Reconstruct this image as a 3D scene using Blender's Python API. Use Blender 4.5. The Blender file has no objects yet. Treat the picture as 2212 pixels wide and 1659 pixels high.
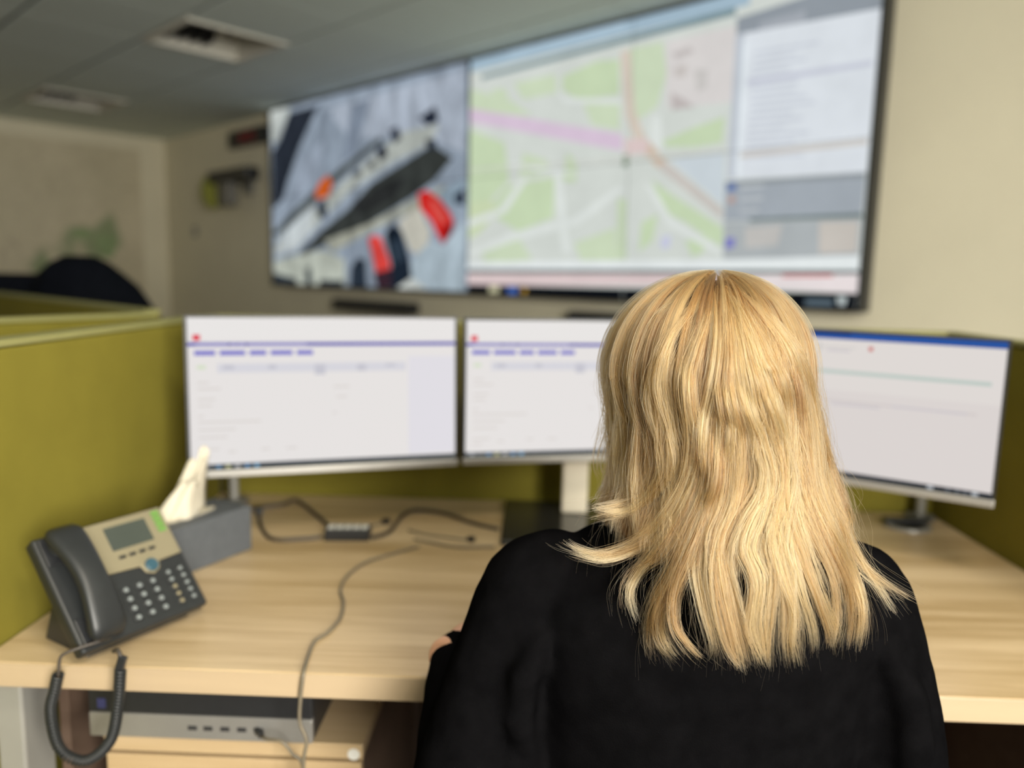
import bpy, bmesh, math, random
import numpy as np
from mathutils import Vector, Matrix

# ------------------------------------------------------------------ camera, world, light, exposure
scene = bpy.context.scene
COL = scene.collection
SIN, COS, PI = math.sin, math.cos, math.pi

yaw, pitch, roll = math.radians(1.5), math.radians(8.0), math.radians(1.3)
fwd = Vector((-SIN(yaw) * COS(pitch), COS(yaw) * COS(pitch), -SIN(pitch)))
rgt = Vector((COS(yaw), SIN(yaw), 0))
upv = rgt.cross(fwd)
R = rgt * COS(roll) + upv * SIN(roll)
U = upv * COS(roll) - rgt * SIN(roll)
cd = bpy.data.cameras.new('camera')
cam = bpy.data.objects.new('camera', cd)
COL.objects.link(cam)
cam.matrix_world = Matrix(((R.x, U.x, -fwd.x, 0.0), (R.y, U.y, -fwd.y, 0.0), (R.z, U.z, -fwd.z, 1.30), (0, 0, 0, 1)))
cd.sensor_width = 36.0
cd.lens = 1661.0 / 2212.0 * 36.0
cd.clip_start = 0.02
cd.dof.use_dof = True
cd.dof.focus_distance = 0.79
cd.dof.aperture_fstop = 1.85
scene.camera = cam

world = bpy.data.worlds.new('world')
scene.world = world
world.use_nodes = True
world.node_tree.nodes['Background'].inputs[0].default_value = (0.75, 0.85, 1.0, 1)
world.node_tree.nodes['Background'].inputs[1].default_value = 0.6

# the room is turned 48 degrees against the desk: s runs along the display wall to its far end, d towards that wall
RA = math.radians(-42.0)
TX, TY = -SIN(math.radians(48)), COS(math.radians(48))
NX, NY = COS(math.radians(48)), SIN(math.radians(48))
def room(s, d, z=0.0):
    return Vector((TX * s + NX * d, TY * s + NY * d, z))
S_FAR, S_WIN, D_SCR, D_BACK = 8.2, -2.5, 3.40, -3.6
CEIL = 2.592

# daylight falling through the window of the wall behind the camera
WINDOWS = [(-0.62, 1.6)]
for i, (dc, wd) in enumerate(WINDOWS):
    ld = bpy.data.lights.new('window_daylight', 'AREA')
    ld.shape = 'RECTANGLE'
    ld.size, ld.size_y = wd - 0.12, 1.5
    ld.energy = 275
    ld.color = (1.0, 0.95, 0.86)
    lo = bpy.data.objects.new('window_daylight', ld)
    COL.objects.link(lo)
    lo.location = room(S_WIN + 0.03, dc, 1.72)
    lo.rotation_euler = Vector((TX, TY, -0.12)).to_track_quat('-Z', 'Y').to_euler()

cy = scene.cycles
cy.use_adaptive_sampling = True; cy.adaptive_threshold = 0.025
cy.max_bounces = 7; cy.diffuse_bounces = 4; cy.glossy_bounces = 4; cy.transmission_bounces = 6
cy.caustics_reflective = False; cy.caustics_refractive = False
vs = scene.view_settings
vs.view_transform = 'Standard'
vs.look = 'None'
vs.exposure = 0.0
vs.gamma = 1.0
vs.use_curve_mapping = False

# ------------------------------------------------------------------ helpers
def srgb(r, g, b):
    def f(c):
        c /= 255.0
        return c / 12.92 if c <= 0.04045 else ((c + 0.055) / 1.055) ** 2.4
    return (f(r), f(g), f(b), 1.0)

class MB:
    def __init__(self):
        self.v, self.f = [], []
    def add(self, vs, fs):
        o = len(self.v)
        self.v += [tuple(p) for p in vs]
        self.f += [tuple(i + o for i in q) for q in fs]
        return self
    def box(self, x0, x1, y0, y1, z0, z1, m=None):
        vs = [Vector(p) for p in ((x0, y0, z0), (x1, y0, z0), (x1, y1, z0), (x0, y1, z0), (x0, y0, z1), (x1, y0, z1), (x1, y1, z1), (x0, y1, z1))]
        if m is not None:
            vs = [m @ p for p in vs]
        return self.add(vs, [(0, 3, 2, 1), (4, 5, 6, 7), (0, 1, 5, 4), (1, 2, 6, 5), (2, 3, 7, 6), (3, 0, 4, 7)])
    def loft(self, rings, cap=True):
        n = len(rings[0])
        vs = [p for r in rings for p in r]
        fs = []
        for k in range(len(rings) - 1):
            for i in range(n):
                j = (i + 1) % n
                fs.append((k * n + i, k * n + j, (k + 1) * n + j, (k + 1) * n + i))
        if cap:
            fs.append(tuple(range(n - 1, -1, -1)))
            fs.append(tuple(range((len(rings) - 1) * n, len(rings) * n)))
        return self.add(vs, fs)
    def tube(self, pts, r, n=8):
        pts = [Vector(p) for p in pts]
        rs = r if isinstance(r, (list, tuple)) else [r] * len(pts)
        rings, up = [], None
        for i, p in enumerate(pts):
            t = (pts[min(i + 1, len(pts) - 1)] - pts[max(i - 1, 0)]).normalized()
            if up is None:
                up = Vector((0, 0, 1)) if abs(t.z) < 0.9 else Vector((1, 0, 0))
            up = (up - t * up.dot(t)).normalized()
            side = t.cross(up)
            rings.append([p + (side * COS(2 * PI * k / n) + up * SIN(2 * PI * k / n)) * rs[i] for k in range(n)])
        return self.loft(rings)
    def lathe(self, prof, n=24, c=(0, 0, 0)):
        rings = [[Vector((c[0] + r * COS(2 * PI * k / n), c[1] + r * SIN(2 * PI * k / n), c[2] + z)) for k in range(n)] for r, z in prof]
        return self.loft(rings)
    def ball(self, c, r, n=14):
        rx, ry, rz = r if isinstance(r, (list, tuple)) else (r, r, r)
        rings = []
        for k in range(1, n):
            a = PI * k / n
            rings.append([Vector((c[0] + rx * SIN(a) * COS(2 * PI * j / (2 * n)), c[1] + ry * SIN(a) * SIN(2 * PI * j / (2 * n)), c[2] - rz * COS(a))) for j in range(2 * n)])
        return self.loft(rings)
    def prism(self, poly, y0, y1):
        a = [Vector((x, y0, z)) for x, z in poly]
        b = [Vector((x, y1, z)) for x, z in poly]
        return self.loft([a, b])
    def build(self, name, m, parent=None, loc=None, rot=None, bevel=0.0, smooth=False, seg=2):
        me = bpy.data.meshes.new(name)
        me.from_pydata(self.v, [], self.f)
        me.update()
        bm = bmesh.new(); bm.from_mesh(me)
        bmesh.ops.recalc_face_normals(bm, faces=bm.faces)
        bm.to_mesh(me); bm.free()
        me.materials.append(m)
        if smooth:
            me.polygons.foreach_set('use_smooth', [True] * len(me.polygons))
        o = bpy.data.objects.new(name, me)
        COL.objects.link(o)
        if parent is not None:
            o.parent = parent
        if loc is not None:
            o.location = loc
        if rot is not None:
            o.rotation_euler = rot
        if bevel:
            b = o.modifiers.new('bevel', 'BEVEL')
            b.width = bevel; b.segments = seg; b.limit_method = 'ANGLE'; b.angle_limit = math.radians(40)
        return o

def tag(o, label, cat=None, group=None, kind=None):
    o['label'] = label
    if cat: o['category'] = cat
    if group: o['group'] = group
    if kind: o['kind'] = kind
    return o
def thing(name, label, cat, loc=(0, 0, 0), rot=(0, 0, 0), group=None):
    o = bpy.data.objects.new(name, None)
    o.empty_display_size = 0.05
    COL.objects.link(o)
    o.location = loc; o.rotation_euler = rot
    return tag(o, label, cat, group)
def struct(o, label):
    o['kind'] = 'structure'; o['label'] = label
    return o
def spline(pts, n=8):
    P = [Vector(p) for p in pts]
    P = [P[0] * 2 - P[1]] + P + [P[-1] * 2 - P[-2]]
    out = []
    for i in range(1, len(P) - 2):
        a, b, c, d = P[i - 1:i + 3]
        for k in range(n):
            t = k / n
            out.append(0.5 * ((2 * b) + (c - a) * t + (2 * a - 5 * b + 4 * c - d) * t * t + (3 * b - a - 3 * c + d) * t ** 3))
    out.append(P[-2])
    return out

# ------------------------------------------------------------------ materials
MATS = {}
def mat(name, col, rough=0.6, metal=0.0, var=0.0, scale=20.0, bump=0.0, bscale=None, spec=0.5, stretch=None, sheen=0.0):
    m = bpy.data.materials.new(name)
    m.use_nodes = True
    nt = m.node_tree
    b = nt.nodes['Principled BSDF']
    b.inputs['Roughness'].default_value = rough
    b.inputs['Metallic'].default_value = metal
    b.inputs['Specular IOR Level'].default_value = spec
    b.inputs['Base Color'].default_value = col
    if sheen:
        b.inputs['Sheen Weight'].default_value = sheen
    if var or bump:
        tc = nt.nodes.new('ShaderNodeTexCoord')
        src = tc.outputs['Object']
        if stretch:
            mp = nt.nodes.new('ShaderNodeMapping')
            mp.inputs['Scale'].default_value = stretch
            nt.links.new(src, mp.inputs['Vector'])
            src = mp.outputs['Vector']
    if var:
        n = nt.nodes.new('ShaderNodeTexNoise')
        n.inputs['Scale'].default_value = scale
        n.inputs['Detail'].default_value = 5
        nt.links.new(src, n.inputs['Vector'])
        r = nt.nodes.new('ShaderNodeValToRGB')
        r.color_ramp.elements[0].position = 0.3
        r.color_ramp.elements[1].position = 0.7
        r.color_ramp.elements[0].color = [c * (1 - var) for c in col[:3]] + [1]
        r.color_ramp.elements[1].color = [min(1, c * (1 + var)) for c in col[:3]] + [1]
        nt.links.new(n.outputs['Fac'], r.inputs['Fac'])
        nt.links.new(r.outputs['Color'], b.inputs['Base Color'])
    if bump:
        n2 = nt.nodes.new('ShaderNodeTexNoise')
        n2.inputs['Scale'].default_value = bscale or scale
        n2.inputs['Detail'].default_value = 3
        nt.links.new(src, n2.inputs['Vector'])
        bp = nt.nodes.new('ShaderNodeBump')
        bp.inputs['Strength'].default_value = bump
        bp.inputs['Distance'].default_value = 0.002
        nt.links.new(n2.outputs['Fac'], bp.inputs['Height'])
        nt.links.new(bp.outputs['Normal'], b.inputs['Normal'])
    MATS[name] = m
    return m

def wood(name, dark, light, stretch, rough=0.42, scale=1.0):
    m = bpy.data.materials.new(name)
    m.use_nodes = True
    nt = m.node_tree
    b = nt.nodes['Principled BSDF']
    b.inputs['Roughness'].default_value = rough
    tc = nt.nodes.new('ShaderNodeTexCoord')
    mp = nt.nodes.new('ShaderNodeMapping')
    mp.inputs['Scale'].default_value = stretch
    nt.links.new(tc.outputs['Object'], mp.inputs['Vector'])
    n1 = nt.nodes.new('ShaderNodeTexNoise')
    n1.inputs['Scale'].default_value = 1.0 * scale; n1.inputs['Detail'].default_value = 6; n1.inputs['Roughness'].default_value = 0.6
    n1.inputs['Distortion'].default_value = 0.6
    nt.links.new(mp.outputs['Vector'], n1.inputs['Vector'])
    n2 = nt.nodes.new('ShaderNodeTexNoise')
    n2.inputs['Scale'].default_value = 7.0 * scale; n2.inputs['Detail'].default_value = 4
    nt.links.new(mp.outputs['Vector'], n2.inputs['Vector'])
    mx = nt.nodes.new('ShaderNodeMath'); mx.operation = 'MULTIPLY_ADD'
    nt.links.new(n2.outputs['Fac'], mx.inputs[0]); mx.inputs[1].default_value = 0.35
    nt.links.new(n1.outputs['Fac'], mx.inputs[2])
    r = nt.nodes.new('ShaderNodeValToRGB')
    r.color_ramp.elements[0].position = 0.42; r.color_ramp.elements[0].color = dark
    r.color_ramp.elements[1].position = 0.85; r.color_ramp.elements[1].color = light
    nt.links.new(mx.outputs[0], r.inputs['Fac'])
    nt.links.new(r.outputs['Color'], b.inputs['Base Color'])
    bp = nt.nodes.new('ShaderNodeBump'); bp.inputs['Strength'].default_value = 0.08; bp.inputs['Distance'].default_value = 0.001
    nt.links.new(n2.outputs['Fac'], bp.inputs['Height']); nt.links.new(bp.outputs['Normal'], b.inputs['Normal'])
    return m

def emit_attr(name, strength):
    m = bpy.data.materials.new(name)
    m.use_nodes = True
    nt = m.node_tree
    nt.nodes.clear()
    out = nt.nodes.new('ShaderNodeOutputMaterial')
    e = nt.nodes.new('ShaderNodeEmission'); e.inputs['Strength'].default_value = strength
    a = nt.nodes.new('ShaderNodeAttribute'); a.attribute_name = 'pixel'
    nt.links.new(a.outputs['Color'], e.inputs['Color'])
    nt.links.new(e.outputs[0], out.inputs['Surface'])
    return m

M_WALL = mat('wall_paint', (0.80, 0.745, 0.575, 1), 0.85, var=0.03, scale=3, bump=0.1, bscale=180)
M_WALL2 = mat('bounce_cutting_wall_paint', (0.10, 0.09, 0.075, 1), 0.85, var=0.03, scale=3, bump=0.1, bscale=180)  # for the unseen walls, darkened to cut the light they bounce back
M_CEIL = mat('ceiling_tile', (0.70, 0.77, 0.73, 1), 0.9, var=0.04, scale=40, bump=0.2, bscale=150)
M_SLAB = mat('ceiling_void', (0.10, 0.10, 0.095, 1), 0.95, var=0.05, scale=5)
M_FLOOR = mat('floor_vinyl', (0.10, 0.08, 0.06, 1), 0.6, var=0.15, scale=6)
M_OLIVE = mat('olive_felt', (0.195, 0.168, 0.026, 1), 0.95, var=0.06, scale=9, bump=0.35, bscale=900, spec=0.1)
M_EDGE = mat('divider_edging', (0.26, 0.25, 0.09, 1), 0.6, var=0.04, scale=20)
M_OAK = wood('oak_laminate', (0.31, 0.20, 0.078, 1), (0.63, 0.48, 0.295, 1), (0.7, 9.0, 9.0), 0.3)
M_OAKV = wood('oak_front', (0.38, 0.26, 0.125, 1), (0.55, 0.41, 0.25, 1), (0.7, 9.0, 12.0))
M_DKWOOD = wood('dark_panel', (0.085, 0.052, 0.035, 1), (0.13, 0.085, 0.06, 1), (0.7, 9.0, 9.0), 0.6)
M_BLACK = mat('black_plastic', (0.017, 0.018, 0.020, 1), 0.38, var=0.08, scale=60)
M_PHONE = mat('phone_plastic', (0.018, 0.020, 0.021, 1), 0.42, var=0.06, scale=80, bump=0.05, bscale=400)
M_GREYMET = mat('grey_metal', (0.20, 0.195, 0.18, 1), 0.45, 0.3, var=0.05, scale=15)
M_LTMET = mat('light_metal', (0.32, 0.315, 0.29, 1), 0.4, 0.25, var=0.04, scale=15)
M_SILVER = mat('silver_plastic', (0.34, 0.33, 0.31, 1), 0.35, 0.5, var=0.03, scale=30)
M_CREAM = mat('cream_plastic', (0.68, 0.62, 0.50, 1), 0.4, var=0.03, scale=20)
M_TAN = mat('champagne_plastic', (0.27, 0.235, 0.15, 1), 0.38, 0.25, var=0.03, scale=30)
M_WHITE = mat('white_plastic', (0.72, 0.71, 0.67, 1), 0.45, var=0.02, scale=30)
M_KEY = mat('key_legend', (0.19, 0.21, 0.21, 1), 0.5, var=0.05, scale=300)
M_LCD = mat('phone_display', (0.055, 0.065, 0.055, 1), 0.18, var=0.05, scale=20)
M_GREEN = mat('lit_green_keys', (0.13, 0.27, 0.06, 1), 0.4, var=0.05, scale=200)
M_TEAL = mat('teal_button', (0.035, 0.085, 0.115, 1), 0.3, var=0.05, scale=200)
M_BOX = mat('slate_cardboard', (0.082, 0.090, 0.100, 1), 0.7, var=0.08, scale=60)
M_TISSUE = mat('tissue_paper', (0.60, 0.55, 0.44, 1), 0.9, var=0.03, scale=60, bump=0.3, bscale=200)
M_CABLE = mat('dark_cable', (0.05, 0.04, 0.032, 1), 0.5, var=0.1, scale=60)
M_CABLE2 = mat('grey_cable', (0.16, 0.135, 0.095, 1), 0.5, var=0.1, scale=60)
M_FABRIC = mat('black_jersey', (0.0035, 0.0034, 0.0038, 1), 0.9, var=0.2, scale=40, bump=0.25, bscale=700, spec=0.0)
M_NAVY = mat('black_jacket', (0.004, 0.005, 0.008, 1), 0.8, var=0.2, scale=30, spec=0.05)
M_SKIN = mat('skin', (0.62, 0.34, 0.22, 1), 0.5, var=0.06, scale=30, bump=0.1, bscale=300)
M_EYE = mat('eye_white', (0.75, 0.73, 0.70, 1), 0.2, var=0.02, scale=100)
M_LIP = mat('lip', (0.45, 0.16, 0.13, 1), 0.45, var=0.05, scale=100)
M_MAP = None
M_SCREEN = emit_attr('display_light', 0.95)
M_WALLSCREEN = emit_attr('wall_display_light', 0.92)
M_CAMSCREEN = emit_attr('camera_picture_light', 0.92)
def grain(m, scale, lo, hi, stretch):
    # uneven picture content: snow, foliage and compression grain of the street camera
    nt = m.node_tree
    e = [n for n in nt.nodes if n.type == 'EMISSION'][0]
    a = [n for n in nt.nodes if n.type == 'ATTRIBUTE'][0]
    tc = nt.nodes.new('ShaderNodeTexCoord'); mp = nt.nodes.new('ShaderNodeMapping'); mp.inputs['Scale'].default_value = stretch
    mp.inputs['Rotation'].default_value = (0, 0.5, 0)
    nt.links.new(tc.outputs['Object'], mp.inputs['Vector'])
    n = nt.nodes.new('ShaderNodeTexNoise'); n.inputs['Scale'].default_value = scale; n.inputs['Detail'].default_value = 5; n.inputs['Roughness'].default_value = 0.65
    nt.links.new(mp.outputs['Vector'], n.inputs['Vector'])
    r = nt.nodes.new('ShaderNodeMapRange')
    r.inputs['From Min'].default_value = 0.3; r.inputs['From Max'].default_value = 0.7; r.inputs['To Min'].default_value = lo; r.inputs['To Max'].default_value = hi
    nt.links.new(n.outputs['Fac'], r.inputs['Value'])
    mx = nt.nodes.new('ShaderNodeVectorMath'); mx.operation = 'SCALE'
    nt.links.new(a.outputs['Color'], mx.inputs[0]); nt.links.new(r.outputs['Result'], mx.inputs['Scale'])
    nt.links.new(mx.outputs['Vector'], e.inputs['Color'])
grain(M_CAMSCREEN, 4.0, 0.55, 1.3, (1.6, 1.0, 0.8))
grain(M_WALLSCREEN, 5.0, 0.93, 1.04, (1, 1, 1))
M_LED = emit_attr('led_light', 1.0)
M_GLASS = mat('window_glass', (0.8, 0.86, 0.88, 1), 0.05, var=0.01, scale=4)

# ------------------------------------------------------------------ the room
def room_box(s0, s1, d0, d1, z0, z1, b=None):
    """a box in room coordinates (world position), turned with the room"""
    m = Matrix(((TX, NX, 0, 0), (TY, NY, 0, 0), (0, 0, 1, 0), (0, 0, 0, 1)))
    b = b or MB()
    return b.box(s0, s1, d0, d1, z0, z1, m)
TOP = 2.80
struct(room_box(S_WIN - 0.3, S_FAR + 0.3, D_BACK - 0.3, D_SCR + 0.3, -0.1, 0.0).build('floor', M_FLOOR), 'dark floor under the desks')
struct(room_box(S_WIN - 0.15, S_FAR + 0.15, D_SCR, D_SCR + 0.15, 0, TOP).build('wall_display', M_WALL), 'beige painted wall that carries the big display')
struct(room_box(S_FAR, S_FAR + 0.15, D_BACK - 0.15, D_SCR, 0, TOP).build('wall_left', M_WALL), 'beige wall with the large map on it')
struct(room_box(S_WIN - 0.15, S_FAR, D_BACK - 0.15, D_BACK, 0, TOP).build('wall_back', M_WALL2), 'unseen wall behind the camera, darkened to cut bounced light')
b = MB()
edges = [D_BACK]
for dc, wd in WINDOWS:
    edges += [dc - wd / 2, dc + wd / 2]
edges.append(D_SCR)
for k in range(0, len(edges), 2):
    room_box(S_WIN - 0.15, S_WIN, edges[k], edges[k + 1], 0, TOP, b)
for dc, wd in WINDOWS:
    room_box(S_WIN - 0.15, S_WIN, dc - wd / 2, dc + wd / 2, 0, 0.9, b)
    room_box(S_WIN - 0.15, S_WIN, dc - wd / 2, dc + wd / 2, 2.5, TOP, b)
struct(b.build('wall_window', M_WALL2), 'unseen wall with a wide window behind the camera, darkened to cut bounced light')
for k, (dc, wd) in enumerate(WINDOWS):
    w = room_box(S_WIN - 0.12, S_WIN - 0.11, dc - wd / 2, dc + wd / 2, 0.9, 2.5).build('window_%d' % (k + 1), M_GLASS)
    struct(w, 'window pane')
    f = MB()
    for a0, a1, z0, z1 in ((dc - wd / 2, dc - wd / 2 + 0.05, 0.9, 2.5), (dc + wd / 2 - 0.05, dc + wd / 2, 0.9, 2.5), (dc - wd / 2, dc + wd / 2, 0.9, 0.95), (dc - wd / 2, dc + wd / 2, 2.45, 2.5)):
        room_box(S_WIN - 0.10, S_WIN - 0.04, a0, a1, z0, z1, f)
    f.build('window_frame', M_WHITE, w)

# suspended ceiling: slab, and square tiles with open joints below it
TILE = 0.6
S0, D0 = 4.15, 1.86
ceiling = room_box(S_WIN - 0.15, S_FAR + 0.15, D_BACK - 0.15, D_SCR + 0.15, CEIL + 0.13, CEIL + 0.25).build('ceiling', M_SLAB)
struct(ceiling, 'grey suspended tile ceiling')
LAMPS = [(0, 0), (4, 0), (-8, -3)]
tm = MB().box(0.004, TILE - 0.004, 0.014, TILE - 0.014, 0, 0.014)
tile_me = None
ks = range(int((-1.8 - S0) // TILE), int((S_FAR - S0) // TILE) + 1)
for i in ks:
    for j in range(-4, 3):
        if (i, j) in LAMPS:
            continue
        s, d = S0 + i * TILE, D0 + j * TILE
        s1, d1 = min(s + TILE, S_FAR), min(d + TILE, D_SCR)
        if s1 - s > TILE - 1e-4 and d1 - d > TILE - 1e-4:
            if tile_me is None:
                m = Matrix(((TX, NX, 0), (TY, NY, 0), (0, 0, 1)))
                t2 = MB(); t2.v = [tuple(m @ Vector(v)) for v in tm.v]; t2.f = tm.f
                o = t2.build('tile', M_CEIL, ceiling)
                tile_me = o.data
            else:
                o = bpy.data.objects.new('tile', tile_me)
                COL.objects.link(o); o.parent = ceiling
            o.location = room(s, d, CEIL)
        elif s1 - s > 0.03 and d1 - d > 0.03:
            room_box(s + 0.008, s1 - 0.003, d + 0.008, d1 - 0.004, CEIL, CEIL + 0.014).build('tile', M_CEIL, ceiling)
s_lim = S0 + ks[0] * TILE
b = room_box(S_WIN, s_lim, D_BACK, D_SCR, CEIL, CEIL + 0.014)
room_box(s_lim, S_FAR, D_BACK, D0 - 4 * TILE, CEIL, CEIL + 0.014, b)
b.build('plain_ceiling_field', M_CEIL, ceiling)
M_REFL = mat('lamp_reflector', (0.70, 0.68, 0.60, 1), 0.5, var=0.02, scale=10)
M_LOUV = mat('lamp_louvre', (0.03, 0.03, 0.032, 1), 0.4, var=0.1, scale=10)
LAMP_W = 34
LAMP_TEXT = {(0, 0): 'square recessed ceiling lamp, unlit, nearer to the big display, largest in view',
             (4, 0): 'square recessed ceiling lamp, unlit, near the wall with the map',
             (-8, -3): 'square recessed ceiling lamp, lit, above the camera'}
for (i, j) in LAMPS:
    s, d = S0 + (i + 0.5) * TILE, D0 + (j + 0.5) * TILE
    L = thing('ceiling_lamp', LAMP_TEXT[(i, j)], 'lamp', room(s, d, CEIL), (0, 0, RA), 'recessed ceiling lamps')
    lit = i < 0
    h = TILE / 2 - 0.006
    b = MB()
    for x0, x1, y0, y1 in ((-h, h, -h, -h + 0.03), (-h, h, h - 0.03, h), (-h, -h + 0.03, -h + 0.03, h - 0.03), (h - 0.03, h, -h + 0.03, h - 0.03)):
        b.box(x0, x1, y0, y1, -0.012, 0.02)
    b.build('frame', M_REFL, L, bevel=0.003)
    b = MB()
    q = h - 0.03
    for x0, x1, y0, y1 in ((-q, q, -q, -q + 0.004), (-q, q, q - 0.004, q), (-q, -q + 0.004, -q, q), (q - 0.004, q, -q, q)):
        b.box(x0, x1, y0, y1, 0.02, 0.12)
    b.box(-q, q, -q, q, 0.118, 0.124)
    b.build('housing', M_REFL, L)
    if lit:
        MB().box(-q + 0.005, q - 0.005, -q + 0.005, q - 0.005, 0.03, 0.034).build('diffuser', M_WHITE, L)
        ld = bpy.data.lights.new('lamp_light', 'AREA')
        ld.shape = 'SQUARE'; ld.size = 0.5; ld.energy = LAMP_W; ld.color = (1.0, 0.90, 0.74)
        lo = bpy.data.objects.new('lamp_light', ld); COL.objects.link(lo)
        lo.location = room(s, d, CEIL + 0.025)
        continue
    for sx in (-1, 1):
        b = MB()
        for k in range(5):
            y = -q + 0.01 + k * 0.07
            b.box(sx * 0.165 - 0.085, sx * 0.165 + 0.085, y, y + 0.010, 0.025, 0.09)
        b.box(sx * 0.165 - 0.09, sx * 0.165 + 0.09, -q + 0.006, 0.06, 0.09, 0.10)
        b.build('louvre', M_LOUV, L)

# ------------------------------------------------------------------ the big display of eight panels
def clip(poly, x0, x1, z0, z1):
    for ax, lim, sg in ((0, x0, 1), (0, x1, -1), (1, z0, 1), (1, z1, -1)):
        out = []
        for k in range(len(poly)):
            a, c = poly[k - 1], poly[k]
            da, dc = sg * (a[ax] - lim), sg * (c[ax] - lim)
            if (da < 0) != (dc < 0):
                t = da / (da - dc)
                out.append((a[0] + (c[0] - a[0]) * t, a[1] + (c[1] - a[1]) * t))
            if dc >= 0:
                out.append(c)
        poly = out
        if len(poly) < 3:
            return []
    return poly
def picture(name, polys, m, parent, rect, y, eps=0.00004):
    """a lit picture: flat coloured areas, one thin layer above the other, on the plane y facing -y"""
    x0, x1, z0, z1 = rect
    vs, fs, cols = [], [], []
    for i, (c, p) in enumerate(polys):
        p = clip(list(p), x0, x1, z0, z1)
        if len(p) < 3:
            continue
        o = len(vs)
        area = sum(p[k - 1][0] * p[k][1] - p[k][0] * p[k - 1][1] for k in range(len(p)))
        if area < 0:
            p = p[::-1]
        vs += [(x, y - eps * i, z) for x, z in p]
        fs.append(tuple(range(o, o + len(p))))
        cols += [srgb(*c)] * len(p)
    me = bpy.data.meshes.new(name)
    me.from_pydata(vs, [], fs); me.update()
    at = me.color_attributes.new('pixel', 'FLOAT_COLOR', 'POINT')
    at.data.foreach_set('color', np.array(cols, 'f').ravel())
    me.materials.append(m)
    ob = bpy.data.objects.new(name, me)
    COL.objects.link(ob); ob.parent = parent
    return ob
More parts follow.
